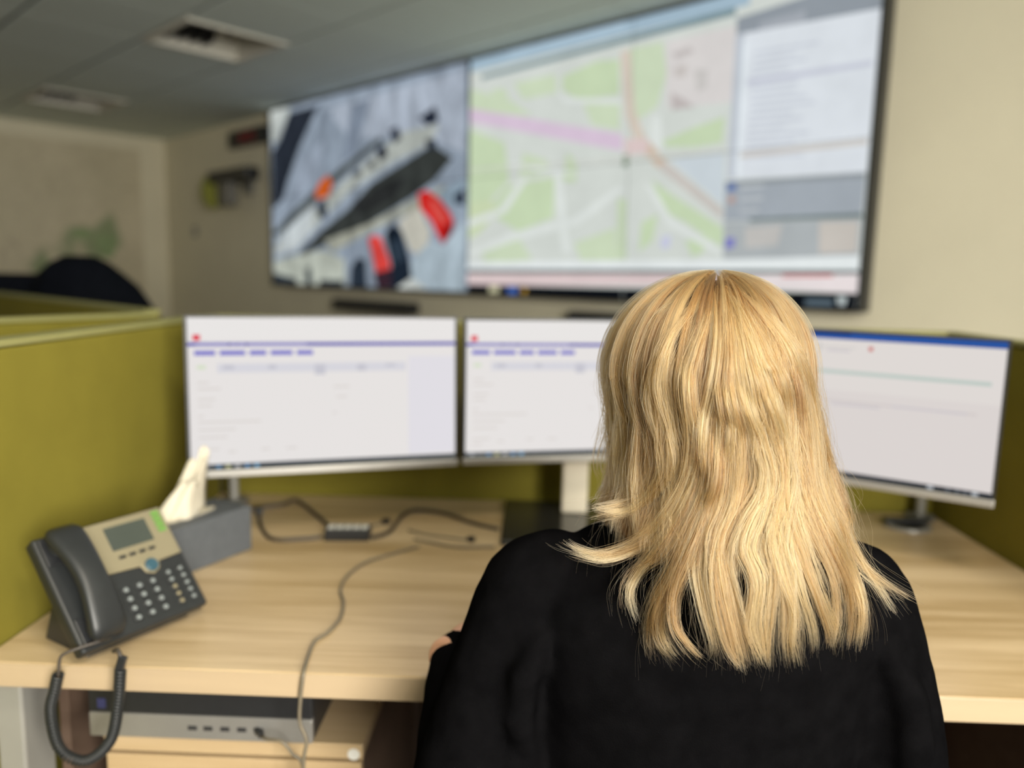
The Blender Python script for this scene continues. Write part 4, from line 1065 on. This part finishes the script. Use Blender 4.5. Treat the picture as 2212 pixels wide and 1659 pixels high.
def sleeve_folds(b):
    # soft folds of cloth at the elbows and arm pits
    b.tube([(.020, .815, .905), (.000, .800, .860), (-.005, .800, .810), (.005, .800, .770)], [0.012, 0.020, 0.020, 0.010], 10)
    b.tube([(.395, .810, .900), (.425, .805, .850), (.432, .800, .790), (.425, .800, .730)], [0.012, 0.022, 0.024, 0.014], 10)
    for z, x, r in ((.842, .478, .014), (.790, .484, .020), (.750, .488, .020), (.720, .488, .016)):
        b.ball((x - 0.012, .862, z), (r, 0.03, r * 1.1), 10)
    b.ball((-.070, .845, .800), (.018, .03, .018), 10)
    b.ball((-.090, .835, .745), (.020, .03, .022), 10)
    # cloth between the upper arms and the trunk
    b.tube([(.012, .835, .82), (-.012, .835, .76), (-.028, .845, .68), (-.030, .85, .60)], [.022, .045, .060, .062], 14)
    b.tube([(.400, .835, .82), (.412, .835, .76), (.415, .845, .68), (.41, .85, .60)], [.022, .040, .050, .055], 14)
    # neckline
    b.loft([ring(z, x, y, a, d, 1.0, 32) for z, x, y, a, d in ((1.00, .201, .889, .118, .075), (1.03, .201, .891, .080, .066), (1.045, .201, .892, .066, .061))])
top = body_mesh('black_top', 0.007, 11, M_FABRIC, person, 0.006, sleeve_folds)
cl = top.modifiers.new('soft_folds', 'DISPLACE')
tx = bpy.data.textures.new('cloth_folds', 'CLOUDS'); tx.noise_scale = 0.09
cl.texture = tx; cl.strength = 0.010; cl.mid_level = 0.5
# trousers and shoes
b = MB()
for x in (0.115, 0.305):
    b.tube([(x, .90, .50), (x, 1.02, .525), (x, 1.20, .53), (x, 1.315, .515), (x, 1.345, .44), (x, 1.35, .30), (x, 1.355, .10)], [.095, .092, .080, .070, .062, .055, .048], 20)
b.loft([ring(z, .21, .905, a, d, .85) for z, a, d in ((.40, .17, .12), (.45, .19, .145), (.52, .185, .145), (.56, .17, .13))])
o = b.build('trousers', M_NAVY, person, smooth=True)
r = o.modifiers.new('one_surface', 'REMESH'); r.mode = 'VOXEL'; r.voxel_size = 0.012; r.use_smooth_shade = True
for x in (0.115, 0.305):
    rings = [[Vector((x + w * COS(t), y, max(0.002, 0.045 * h + h * 0.045 * SIN(t)))) for t in [2 * PI * k / 16 for k in range(16)]] for y, w, h in ((1.31, .03, .8), (1.33, .04, 1.2), (1.40, .042, 1.1), (1.47, .046, .8), (1.53, .036, .55), (1.555, .015, .4))]
    MB().loft(rings).build('shoe', M_BLACK, person, smooth=True)

# ------------------------------------------------------------------ hair
rng = np.random.default_rng(11)
# height, half widths either side and middle of the hair outline
OUT = np.array([(1.1991, .0842, .3104), (1.1728, .0885, .3175), (1.1463, .0960, .3232), (1.1193, .0985, .3284), (1.0922, .0990, .3380), (1.0650, .0980, .3480), (1.0374, .0960, .3560), (1.000, .0980, .3600), (0.96, .1050, .3540), (0.90, .1250, .3450)])[::-1]
ZC, ZT = 1.196, 1.3065
Y0 = 0.885
def hair_path(u, q, lay, x_tip, z_tip, wave_a, wave_f, wave_p, K):
    """centre line of hair: u = place round the head (-1 and 1 are the two outlines, 0 the back), q = 0 at the crown to 1 at the tip"""
    qc = 0.30
    phi = np.clip(q / qc, 0, 1) * (PI / 2)
    sp = np.sin(phi) ** 0.92
    zcap = ZC + (ZT - ZC + lay * 0.5) * np.cos(phi)
    fall = np.clip((q - qc) / (1 - qc), 0, 1)
    zz = np.where(q < qc, zcap, ZC - (ZC - z_tip) * fall)
    zq = np.clip(zz, OUT[0, 0], ZC)
    xl = np.interp(zq, OUT[:, 0], OUT[:, 1]); xr = np.interp(zq, OUT[:, 0], OUT[:, 2])
    xc0, hw = (xl + xr) / 2, (xr - xl) / 2
    # the crown sits a little towards one side
    xc = np.where(q < qc, 0.206 + (xc0 - 0.206) * np.sin(phi), xc0)
    ang = u * PI / 2
    x = xc + (hw + lay) * np.sin(ang) * sp
    # depth of the hair mass behind and in front of the head
    db = np.interp(zq, [0.90, 0.96, 1.00, 1.04, 1.09, 1.15, 1.20], [.168, .164, .158, .146, .128, .122, .122])
    df = np.interp(zq, [0.90, 1.00, 1.09, 1.20], [.05, .05, .06, .075])
    ca = np.cos(ang)
    flat = np.interp(zq, [0.96, 1.02, 1.10], [0.55, 0.75, 1.0])
    y = Y0 - np.where(ca > 0, (db + lay) * np.abs(ca) ** flat, -(df) * np.abs(ca)) * sp
    # towards the tip the lock leaves the head shape for its own end point
    low = np.clip((1.075 - zz) / np.maximum(1.075 - z_tip, 0.02), 0, 1)
    sm = low * low * (3 - 2 * low)
    x = x * (1 - sm) + x_tip * sm
    amp = wave_a * np.clip((q - 0.18) / 0.5, 0, 1)
    x = x + amp * np.sin(2 * PI * wave_f * q + wave_p)
    y = y + 0.5 * amp * np.cos(2 * PI * wave_f * q + wave_p * 1.7)
    return np.stack([x, y, zz], -1)

K = 36
qs = np.linspace(0, 1, K)
pos, rad, tint = [], [], []
def add_lock(u, n, lay, width, x_tip, z_tip, wa, wf, wp, tw, q0=0.0, r0=0.00021, tval=0.5, ragged=0.012, lean=0.0, thick=0.0026):
    """n strands gathered into one lock"""
    for _ in range(n):
        g1 = float(np.clip(rng.normal(0, 1), -2.2, 2.2)); dl = rng.normal(0, thick)
        du = g1 * width
        start = np.clip(q0 + abs(rng.normal(0, 0.02)) + 0.004, 0.004, 0.6)
        q = start + (1 - start) * qs
        zt = z_tip + abs(rng.normal(0, ragged)) * (1.0 if rng.random() < 0.88 else 3.0)
        P = hair_path(u + du, q, lay + dl, x_tip, zt, wa, wf, wp, K)
        gather = np.clip((q - 0.40) / 0.6, 0, 1)
        # locks draw together along their length and are slimmest at the tip
        P[:, 0] += gather * g1 * tw * (1 - 0.45 * gather)
        P[:, 0] += lean * np.clip((q - 0.72) / 0.28, 0, 1) ** 2
        P[:, 1] += gather * rng.normal(0, 0.0022)
        ph = rng.uniform(0, 2 * PI, 3); wild = 1 + 2.6 * (rng.random() < 0.07)
        am = rng.normal(0, 0.0008, 3) * wild
        P[:, 0] += (am[0] * np.sin(2 * PI * 1.3 * q + ph[0]) + am[1] * np.sin(2 * PI * 3.1 * q + ph[1])) * np.clip(q * 3, 0, 1)
        P[:, 1] += am[2] * np.sin(2 * PI * 2.2 * q + ph[2])
        pos.append(P)
        rad.append(r0 * np.interp(qs, [0, 0.1, 0.7, 1.0], [0.8, 1, 0.9, 0.35]))
        tv = tval + rng.normal(0, 0.13) + 0.16 * math.sin(4.0 * g1 + 3 * u)
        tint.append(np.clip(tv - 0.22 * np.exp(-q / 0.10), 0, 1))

# under layers: locks round the whole head that end about the shoulders
N_LOCK = 150
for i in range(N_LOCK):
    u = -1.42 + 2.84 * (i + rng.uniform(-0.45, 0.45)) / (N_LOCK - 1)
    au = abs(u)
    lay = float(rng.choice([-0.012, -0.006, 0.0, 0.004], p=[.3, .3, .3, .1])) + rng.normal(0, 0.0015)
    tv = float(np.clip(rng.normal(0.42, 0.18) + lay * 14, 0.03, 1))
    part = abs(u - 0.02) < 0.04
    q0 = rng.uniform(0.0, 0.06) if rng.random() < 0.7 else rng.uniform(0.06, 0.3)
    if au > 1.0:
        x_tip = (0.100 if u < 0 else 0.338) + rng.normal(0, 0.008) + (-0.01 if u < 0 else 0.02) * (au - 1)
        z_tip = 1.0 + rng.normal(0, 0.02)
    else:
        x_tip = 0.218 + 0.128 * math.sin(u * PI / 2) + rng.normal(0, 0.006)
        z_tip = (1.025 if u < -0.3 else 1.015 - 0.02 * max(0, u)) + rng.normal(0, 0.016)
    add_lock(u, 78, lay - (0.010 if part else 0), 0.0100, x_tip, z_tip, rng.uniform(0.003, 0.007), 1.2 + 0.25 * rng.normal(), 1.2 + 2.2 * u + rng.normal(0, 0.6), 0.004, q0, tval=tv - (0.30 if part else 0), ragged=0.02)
# the locks that lie on top and give the hair its outline, one guide line each
GUIDES = [
    [(0.1848,0.8379,1.2977),(0.1363,0.8153,1.2656),(0.1142,0.8039,1.2175),(0.1115,0.8103,1.1704),(0.1262,0.8002,1.1318),(0.1322,0.7938,1.1042),(0.123,0.8005,1.0785),(0.1013,0.8061,1.0612),(0.0659,0.7985,1.0549)],
    [(0.1861,0.8375,1.2977),(0.1417,0.7926,1.2474),(0.1291,0.785,1.1976),(0.1422,0.7827,1.1503),(0.1488,0.7782,1.1144),(0.1351,0.788,1.0853),(0.1106,0.8093,1.0575),(0.0747,0.7965,1.0498)],
    [(0.1848,0.8379,1.2977),(0.1389,0.7895,1.2392),(0.1226,0.793,1.185),(0.1357,0.7894,1.1344),(0.1394,0.7863,1.1063),(0.1278,0.7928,1.0749),(0.1036,0.7984,1.0546),(0.0717,0.7995,1.0578)],
    [(0.1861,0.8303,1.2949),(0.1507,0.7728,1.2163),(0.1537,0.773,1.1609),(0.1632,0.769,1.1227),(0.1497,0.7736,1.0812),(0.1226,0.7823,1.0307),(0.0864,0.7821,1.0118),(0.0577,0.7828,1.0135),(0.039,0.7862,1.0222)],
    [(0.1875,0.8301,1.2949),(0.1558,0.769,1.2087),(0.1649,0.7686,1.1397),(0.1594,0.7704,1.0967),(0.1397,0.7726,1.0551),(0.115,0.7855,1.0204),(0.0807,0.7805,1.0077),(0.0463,0.7832,1.0145)],
    [(0.1875,0.8301,1.2949),(0.1583,0.7679,1.2089),(0.1674,0.7674,1.14),(0.1643,0.7676,1.0976),(0.147,0.7681,1.0597),(0.1274,0.7768,1.0328),(0.0949,0.7832,1.0146),(0.0664,0.7819,1.0112)],
    [(0.1889,0.8298,1.295),(0.1706,0.7645,1.1685),(0.1686,0.7659,1.1123),(0.1545,0.7661,1.0692),(0.1346,0.7683,1.0302),(0.112,0.7747,0.9916),(0.1064,0.7686,0.9731),(0.1154,0.7634,0.946)],
    [(0.1889,0.8298,1.295),(0.1716,0.7654,1.1545),(0.1742,0.7629,1.0992),(0.1593,0.7589,1.0573),(0.1395,0.7611,1.0214),(0.1203,0.7763,1.0002),(0.1098,0.7712,0.9811),(0.1116,0.764,0.9575)],
    [(0.1917,0.8295,1.295),(0.1799,0.7627,1.1414),(0.1795,0.7602,1.0916),(0.1641,0.7546,1.0532),(0.1492,0.7519,1.0165),(0.1327,0.7573,0.976),(0.1284,0.763,0.9377),(0.1326,0.7615,0.9055)],
    [(0.1931,0.8294,1.2951),(0.185,0.7613,1.1418),(0.187,0.7578,1.0925),(0.1689,0.7498,1.0465),(0.1515,0.7465,1.0043),(0.1377,0.7508,0.9673),(0.142,0.7508,0.9352),(0.1551,0.7414,0.9184)],
    [(0.1931,0.8294,1.2951),(0.1822,0.7624,1.1471),(0.182,0.7593,1.0919),(0.1665,0.7508,1.046),(0.1491,0.748,1.0037),(0.1335,0.7544,0.9626),(0.1366,0.7589,0.931),(0.1506,0.7463,0.9156)],
    [(0.1945,0.8294,1.2951),(0.1881,0.7597,1.1284),(0.1793,0.7547,1.0734),(0.1639,0.7478,1.0328),(0.1493,0.7452,0.9905),(0.15,0.7398,0.9583),(0.1633,0.733,0.939),(0.1761,0.7268,0.9282)],
    [(0.1945,0.8294,1.2951),(0.1962,0.7593,1.1701),(0.1938,0.7576,1.1152),(0.1791,0.7505,1.0607),(0.1687,0.742,1.021),(0.1739,0.7308,0.9833),(0.1851,0.7231,0.9448),(0.1834,0.7237,0.9301)],
    [(0.1959,0.8294,1.2951),(0.1945,0.7591,1.1974),(0.2084,0.7583,1.1432),(0.2052,0.7534,1.0887),(0.1889,0.7433,1.0493),(0.1835,0.7332,1.0108),(0.189,0.7241,0.9727),(0.2002,0.719,0.9417),(0.2137,0.716,0.9254)],
    [(0.1959,0.8294,1.2951),(0.1893,0.7594,1.1972),(0.2005,0.7587,1.1429),(0.1999,0.754,1.0884),(0.1864,0.7439,1.049),(0.1885,0.7319,1.0115),(0.1964,0.7229,0.9764),(0.205,0.7183,0.9479),(0.2113,0.7162,0.9223)],
    [(0.1974,0.8294,1.2952),(0.1995,0.7593,1.2029),(0.2192,0.7588,1.1434),(0.2262,0.7547,1.1029),(0.2045,0.7448,1.0633),(0.1937,0.7366,1.0323),(0.201,0.7248,0.9953),(0.2094,0.7185,0.962),(0.2188,0.7155,0.9272)],
    [(0.1988,0.8295,1.2952),(0.2082,0.7594,1.1923),(0.2306,0.7597,1.138),(0.2404,0.7566,1.1001),(0.2204,0.7455,1.0692),(0.2117,0.7362,1.0414),(0.2216,0.726,1.0095),(0.217,0.7186,0.9678),(0.2286,0.7156,0.9388),(0.2344,0.7148,0.9268)],
    [(0.2003,0.8296,1.2952),(0.2156,0.7633,1.219),(0.2356,0.7632,1.1595),(0.252,0.7617,1.1103),(0.2426,0.7492,1.0743),(0.2357,0.7371,1.0447),(0.2404,0.7295,1.0198),(0.2376,0.7209,0.9843),(0.2357,0.7168,0.9554),(0.237,0.715,0.9282)],
    [(0.2003,0.8296,1.2952),(0.21,0.7625,1.219),(0.224,0.7605,1.1597),(0.2372,0.7575,1.1109),(0.2314,0.7478,1.0744),(0.2196,0.7367,1.0443),(0.2296,0.7274,1.0147),(0.2271,0.7198,0.9788),(0.2306,0.7165,0.9525),(0.2357,0.7149,0.9282)],
    [(0.2017,0.8298,1.2953),(0.2244,0.7686,1.2295),(0.2363,0.7667,1.2029),(0.2303,0.7628,1.1759),(0.2244,0.7604,1.1542),(0.224,0.7571,1.1245)],
    [(0.2017,0.8298,1.2953),(0.2277,0.7634,1.1976),(0.2483,0.7656,1.1428),(0.2522,0.7576,1.0889),(0.2389,0.742,1.057),(0.2485,0.7289,1.0148),(0.2595,0.7235,0.9839),(0.2603,0.7195,0.955),(0.2673,0.7193,0.9299)],
    [(0.2017,0.8298,1.2953),(0.2219,0.7619,1.1977),(0.2423,0.7627,1.1377),(0.2493,0.7568,1.0891),(0.2414,0.7395,1.0496),(0.251,0.7269,1.0073),(0.2541,0.7214,0.9763),(0.2548,0.7184,0.9525),(0.2588,0.7174,0.9291)],
    [(0.2055,0.8339,1.2967),(0.24,0.7779,1.2372),(0.2533,0.7728,1.1804),(0.258,0.7676,1.1286),(0.2676,0.763,1.0879),(0.2863,0.7536,1.049),(0.3066,0.7489,1.0087),(0.3136,0.7445,0.9678),(0.3084,0.739,0.9385)],
    [(0.2071,0.8342,1.2968),(0.2505,0.7866,1.2422),(0.2709,0.7871,1.1898),(0.2827,0.7853,1.1338),(0.2887,0.777,1.0902),(0.3084,0.7695,1.05),(0.3378,0.7783,1.0038),(0.3458,0.7667,0.9676),(0.3435,0.7624,0.925)],
    [(0.2071,0.8342,1.2968),(0.2505,0.7866,1.2422),(0.2671,0.7839,1.1902),(0.2751,0.7793,1.1349),(0.285,0.7745,1.0908),(0.3045,0.7667,1.0508),(0.3311,0.7682,1.0018),(0.3469,0.765,0.9625),(0.3469,0.763,0.9367)],
    [(0.2086,0.8347,1.2968),(0.2581,0.7937,1.2446),(0.284,0.8019,1.1937),(0.296,0.7998,1.1368),(0.3009,0.7878,1.0905),(0.3224,0.7848,1.0511),(0.3418,0.784,1.0166),(0.3682,0.7755,0.9942),(0.3978,0.7699,0.9769)],
    [(0.2086,0.8347,1.2968),(0.2618,0.7968,1.2445),(0.2886,0.8058,1.1875),(0.3005,0.802,1.1248),(0.319,0.8048,1.0833),(0.3285,0.7932,1.0515),(0.3499,0.7821,1.0117),(0.3676,0.7721,0.9837),(0.3802,0.7653,0.9635)],
    [(0.2032,0.83,1.2953),(0.236,0.7692,1.2189),(0.2504,0.7699,1.1697),(0.2519,0.7636,1.121),(0.2543,0.7528,1.0764),(0.2693,0.7399,1.0336),(0.2859,0.7328,0.992),(0.2995,0.7337,0.958),(0.301,0.734,0.9407)],
    [(0.2032,0.83,1.2953),(0.2391,0.7705,1.2188),(0.257,0.7734,1.1693),(0.2582,0.7663,1.1205),(0.2633,0.7556,1.0758),(0.2753,0.7418,1.0331),(0.2923,0.7356,0.991),(0.3104,0.7406,0.9551),(0.3173,0.7467,0.932)],
    [(0.2032,0.83,1.2953),(0.2336,0.7654,1.1975),(0.2517,0.7648,1.1291),(0.2489,0.7546,1.0841),(0.2578,0.7386,1.0393),(0.2678,0.7286,1.0016),(0.2802,0.7263,0.9665),(0.2848,0.7257,0.9386)],
    [(0.2086,0.8347,1.2968),(0.2588,0.781,1.2154),(0.275,0.7815,1.1458),(0.2843,0.7715,1.0859),(0.3025,0.7587,1.0391),(0.3258,0.7606,0.9959),(0.3361,0.7638,0.9538),(0.3351,0.7624,0.9247)],
    [(0.2093,0.8314,1.2954),(0.267,0.792,1.2283),(0.2949,0.8066,1.1644),(0.3149,0.82,1.1151),(0.3585,0.8815,1.0662),(0.3389,0.7989,1.056),(0.339,0.7918,1.0375)],
    [(0.1119,0.8434,1.2579),(0.0907,0.8489,1.2122),(0.0893,0.8706,1.1725),(0.0952,0.8636,1.155),(0.0885,0.885,1.1255),(0.0816,0.885,1.0993)],
    [(0.096,0.8503,1.2332),(0.0914,0.8553,1.1748),(0.09,0.885,1.1287),(0.0822,0.885,1.0831),(0.0938,0.8793,1.0587)],
    [(0.0931,0.8375,1.1985),(0.0967,0.8664,1.1483),(0.1016,0.8557,1.1129),(0.0983,0.8821,1.0712),(0.0855,0.8562,1.0553),(0.0674,0.799,1.0563)],
]

def outside(P, lay=0.003):
    # keep a lock on or above the round of the head and the fall of the hair
    x, z = P[:, 0], P[:, 2]
    zq = np.clip(z, 0.90, ZC)
    xl = np.interp(zq, OUT[:, 0], OUT[:, 1]); xr = np.interp(zq, OUT[:, 0], OUT[:, 2])
    c = np.clip((z - ZC) / (ZT - ZC), 0, 1)
    sp = np.sqrt(np.maximum(1 - c * c, 0.0))
    xc0 = (xl + xr) / 2
    xc = np.where(z > ZC, 0.206 + (xc0 - 0.206) * sp, xc0)
    r = np.clip((x - xc) / np.maximum((xr - xl) / 2 * sp, 0.004), -1, 1)
    db = np.interp(zq, [0.90, 0.96, 1.00, 1.04, 1.09, 1.15, 1.20], [.168, .164, .158, .146, .128, .122, .122])
    flat = np.interp(zq, [0.96, 1.02, 1.10], [0.55, 0.75, 1.0])
    ys = Y0 - (db + lay) * np.sqrt(1 - r * r) ** flat * sp
    P[:, 1] = np.minimum(P[:, 1], ys)
    return P
def catmull(P, t):
    P = np.vstack([2 * P[0] - P[1], P, 2 * P[-1] - P[-2]])
    n = len(P) - 3
    f = np.clip(t, 0, 1) * n; k = np.minimum(f.astype(int), n - 1); f = (f - k)[:, None]
    a, b_, c, d = P[k], P[k + 1], P[k + 2], P[k + 3]
    return 0.5 * (2 * b_ + (c - a) * f + (2 * a - 5 * b_ + 4 * c - d) * f ** 2 + (3 * b_ - a - 3 * c + d) * f ** 3)
def guide_lock(G, n, half, tipw, tv, lift, end_j=0.05, r0=0.00021, start_j=0.25):
    G = np.array(G)
    # even spacing along the guide
    fine = catmull(G, np.linspace(0, 1, 200))
    L = np.concatenate([[0], np.cumsum(np.linalg.norm(np.diff(fine, axis=0), axis=1))]); L /= L[-1]
    for _ in range(n):
        g1, g2 = np.clip(rng.normal(0, 1, 2), -2.1, 2.1)
        e = 1 - abs(rng.normal(0, end_j)); st = rng.uniform(0, start_j) if rng.random() < 0.5 else rng.uniform(0, 0.03)
        l = st + (e - st) * qs
        P = np.stack([np.interp(l, L, fine[:, k]) for k in range(3)], -1)
        w = np.interp(l, [0, 0.10, 0.30, 0.60, 0.85, 1.0], [0.15, 0.6, 1.0, 1.0, 0.75, 1.0]) * half
        w = w * np.interp(l, [0, 0.7, 1.0], [1, 1, tipw])
        ph = rng.uniform(0, 2 * PI, 3); wild = 1 + 3.0 * (rng.random() < 0.08)
        am = rng.normal(0, 0.0007, 3) * wild
        P[:, 0] += g1 * w + (am[0] * np.sin(2 * PI * 1.2 * l + ph[0]) + am[1] * np.sin(2 * PI * 2.7 * l + ph[1])) * np.clip(l * 3, 0, 1)
        P = outside(P)
        P[:, 1] += -lift * np.clip(l * 6, 0, 1) + g2 * 0.0022 * np.clip(l * 5, 0, 1) + 0.25 * abs(g1) * w + am[2] * np.sin(2 * PI * 2 * l + ph[2])
        # strands bunch into finer wisps inside the lock
        P[:, 0] += 0.0011 * np.sin(5.0 * g1 + 9 * l) * np.clip(l * 2, 0, 1)
        P[:, 2] += g2 * 0.0015 * l
        pos.append(P)
        rad.append(r0 * np.interp(qs, [0, 0.1, 0.75, 1.0], [0.8, 1, 0.9, 0.4]))
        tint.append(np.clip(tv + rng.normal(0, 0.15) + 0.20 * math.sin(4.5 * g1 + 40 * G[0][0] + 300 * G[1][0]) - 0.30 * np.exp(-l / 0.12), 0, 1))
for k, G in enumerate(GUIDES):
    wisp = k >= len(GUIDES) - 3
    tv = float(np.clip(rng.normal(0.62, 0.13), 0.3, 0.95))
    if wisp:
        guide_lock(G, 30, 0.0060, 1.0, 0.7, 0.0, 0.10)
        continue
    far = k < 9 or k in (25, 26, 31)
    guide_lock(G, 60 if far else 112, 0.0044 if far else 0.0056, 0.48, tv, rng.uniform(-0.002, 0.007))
    # companions beside each main lock so that it does not stand alone
    for c in range(3):
        G2 = np.array(G) + np.array([rng.normal(0, 0.008), 0, rng.normal(0, 0.004)]) * np.linspace(0.25, 1, len(G))[:, None]
        G2[0] = G[0]
        m = len(G2) if rng.random() < 0.6 else max(4, int(len(G2) * rng.uniform(0.55, 0.85)))
        guide_lock(G2[:m], 16 if far else 26, 0.0022, 0.5, float(np.clip(tv + rng.normal(0, 0.22), 0.1, 1)), rng.uniform(-0.003, 0.007), 0.08)
    # single strays along it
    for c in range(9):
        G2 = np.array(G) + np.array([rng.normal(0, 0.012), -abs(rng.normal(0, 0.004)), rng.normal(0, 0.006)]) * (np.linspace(0.1, 1, len(G)) ** 1.5)[:, None]
        guide_lock(G2, 2, 0.002, 1.0, 0.75, 0.004, 0.02, 0.00008)
# loose single hairs
for i in range(420):
    u = rng.uniform(-1.1, 1.1)
    x_tip = 0.222 + 0.125 * math.sin(np.clip(u, -1, 1) * PI / 2) + rng.normal(0, 0.015); z_tip = 0.95 + 0.06 * abs(u) + rng.normal(0.0, 0.025)
    q = 0.01 + 0.99 * qs
    P = hair_path(u, q, rng.uniform(0, 0.012), x_tip, z_tip, rng.uniform(0.003, 0.012), rng.uniform(0.8, 2.4), rng.uniform(0, 6.28), K)
    P[:, 1] += rng.normal(0, 0.006) * q * q
    P[:, 0] += rng.normal(0, 0.014) * q ** 3
    pos.append(P); rad.append(0.00008 * np.interp(qs, [0, .7, 1], [1, .9, .3])); tint.append(np.full(K, rng.uniform(0.5, 1)))

def hair_material():
    m = bpy.data.materials.new('blonde_hair')
    m.use_nodes = True
    nt = m.node_tree; nt.nodes.clear()
    out = nt.nodes.new('ShaderNodeOutputMaterial')
    h = nt.nodes.new('ShaderNodeBsdfHairPrincipled')
    h.parametrization = 'COLOR'
    a = nt.nodes.new('ShaderNodeAttribute'); a.attribute_name = 'tint'
    r = nt.nodes.new('ShaderNodeValToRGB')
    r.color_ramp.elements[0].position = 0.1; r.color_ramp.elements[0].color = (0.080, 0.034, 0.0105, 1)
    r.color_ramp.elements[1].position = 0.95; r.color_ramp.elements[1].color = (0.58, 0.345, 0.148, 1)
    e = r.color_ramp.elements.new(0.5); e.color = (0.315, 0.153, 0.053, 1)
    nt.links.new(a.outputs['Fac'], r.inputs['Fac'])
    nt.links.new(r.outputs['Color'], h.inputs['Color'])
    h.inputs['Roughness'].default_value = 0.32
    h.inputs['Radial Roughness'].default_value = 0.55
    h.inputs['Coat'].default_value = 0.0
    h.inputs['Random Roughness'].default_value = 0.1
    nt.links.new(h.outputs[0], out.inputs['Surface'])
    return m
def underhair_material():
    m = bpy.data.materials.new('under_hair')
    m.use_nodes = True
    nt = m.node_tree; b = nt.nodes['Principled BSDF']; b.inputs['Roughness'].default_value = 0.6
    tc = nt.nodes.new('ShaderNodeTexCoord'); mp = nt.nodes.new('ShaderNodeMapping'); mp.inputs['Scale'].default_value = (260, 260, 6)
    nt.links.new(tc.outputs['Object'], mp.inputs['Vector'])
    n = nt.nodes.new('ShaderNodeTexNoise'); n.inputs['Scale'].default_value = 1.0; n.inputs['Detail'].default_value = 4
    nt.links.new(mp.outputs['Vector'], n.inputs['Vector'])
    r = nt.nodes.new('ShaderNodeValToRGB')
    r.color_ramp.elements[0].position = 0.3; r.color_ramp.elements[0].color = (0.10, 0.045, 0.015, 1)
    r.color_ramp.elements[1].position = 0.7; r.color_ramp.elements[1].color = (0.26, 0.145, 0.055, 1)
    nt.links.new(n.outputs['Fac'], r.inputs['Fac']); nt.links.new(r.outputs['Color'], b.inputs['Base Color'])
    return m
# body of the hair under the loose strands
nu, nq = 72, 40
us = np.linspace(-1.40, 1.40, nu)
qq = np.linspace(0.0, 1.0, nq)
grid = np.zeros((nq, nu, 3))
for j, u in enumerate(us):
    zt = 1.02 if abs(u) < 1.0 else 1.03
    xt = 0.218 + 0.122 * np.sin(np.clip(u, -1, 1) * PI / 2)
    grid[:, j] = hair_path(u, qq, -0.016, xt, zt, 0.0, 1.0, 0.0, nq)
b = MB()
b.add([tuple(p) for p in grid.reshape(-1, 3)], [(i * nu + j, i * nu + j + 1, (i + 1) * nu + j + 1, (i + 1) * nu + j) for i in range(nq - 1) for j in range(nu - 1)])
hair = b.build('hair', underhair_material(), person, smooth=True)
hair['label'] = 'long wavy blonde hair'
sd = hair.modifiers.new('thickness', 'SOLIDIFY'); sd.thickness = 0.004; sd.offset = 0

A = np.array(pos, 'f'); Rr = np.array(rad, 'f'); T = np.array(tint, 'f')
hc = bpy.data.hair_curves.new('strands')
hc.add_curves([K] * len(A))
hc.attributes['position'].data.foreach_set('vector', A.ravel())
ra = hc.attributes.get('radius') or hc.attributes.new('radius', 'FLOAT', 'POINT')
ra.data.foreach_set('value', Rr.ravel())
ta = hc.attributes.new('tint', 'FLOAT', 'POINT')
ta.data.foreach_set('value', T.ravel())
hc.materials.append(hair_material())
so = bpy.data.objects.new('strands', hc)
COL.objects.link(so); so.parent = hair
so['kind'] = 'stuff'
print('STRANDS', len(A))
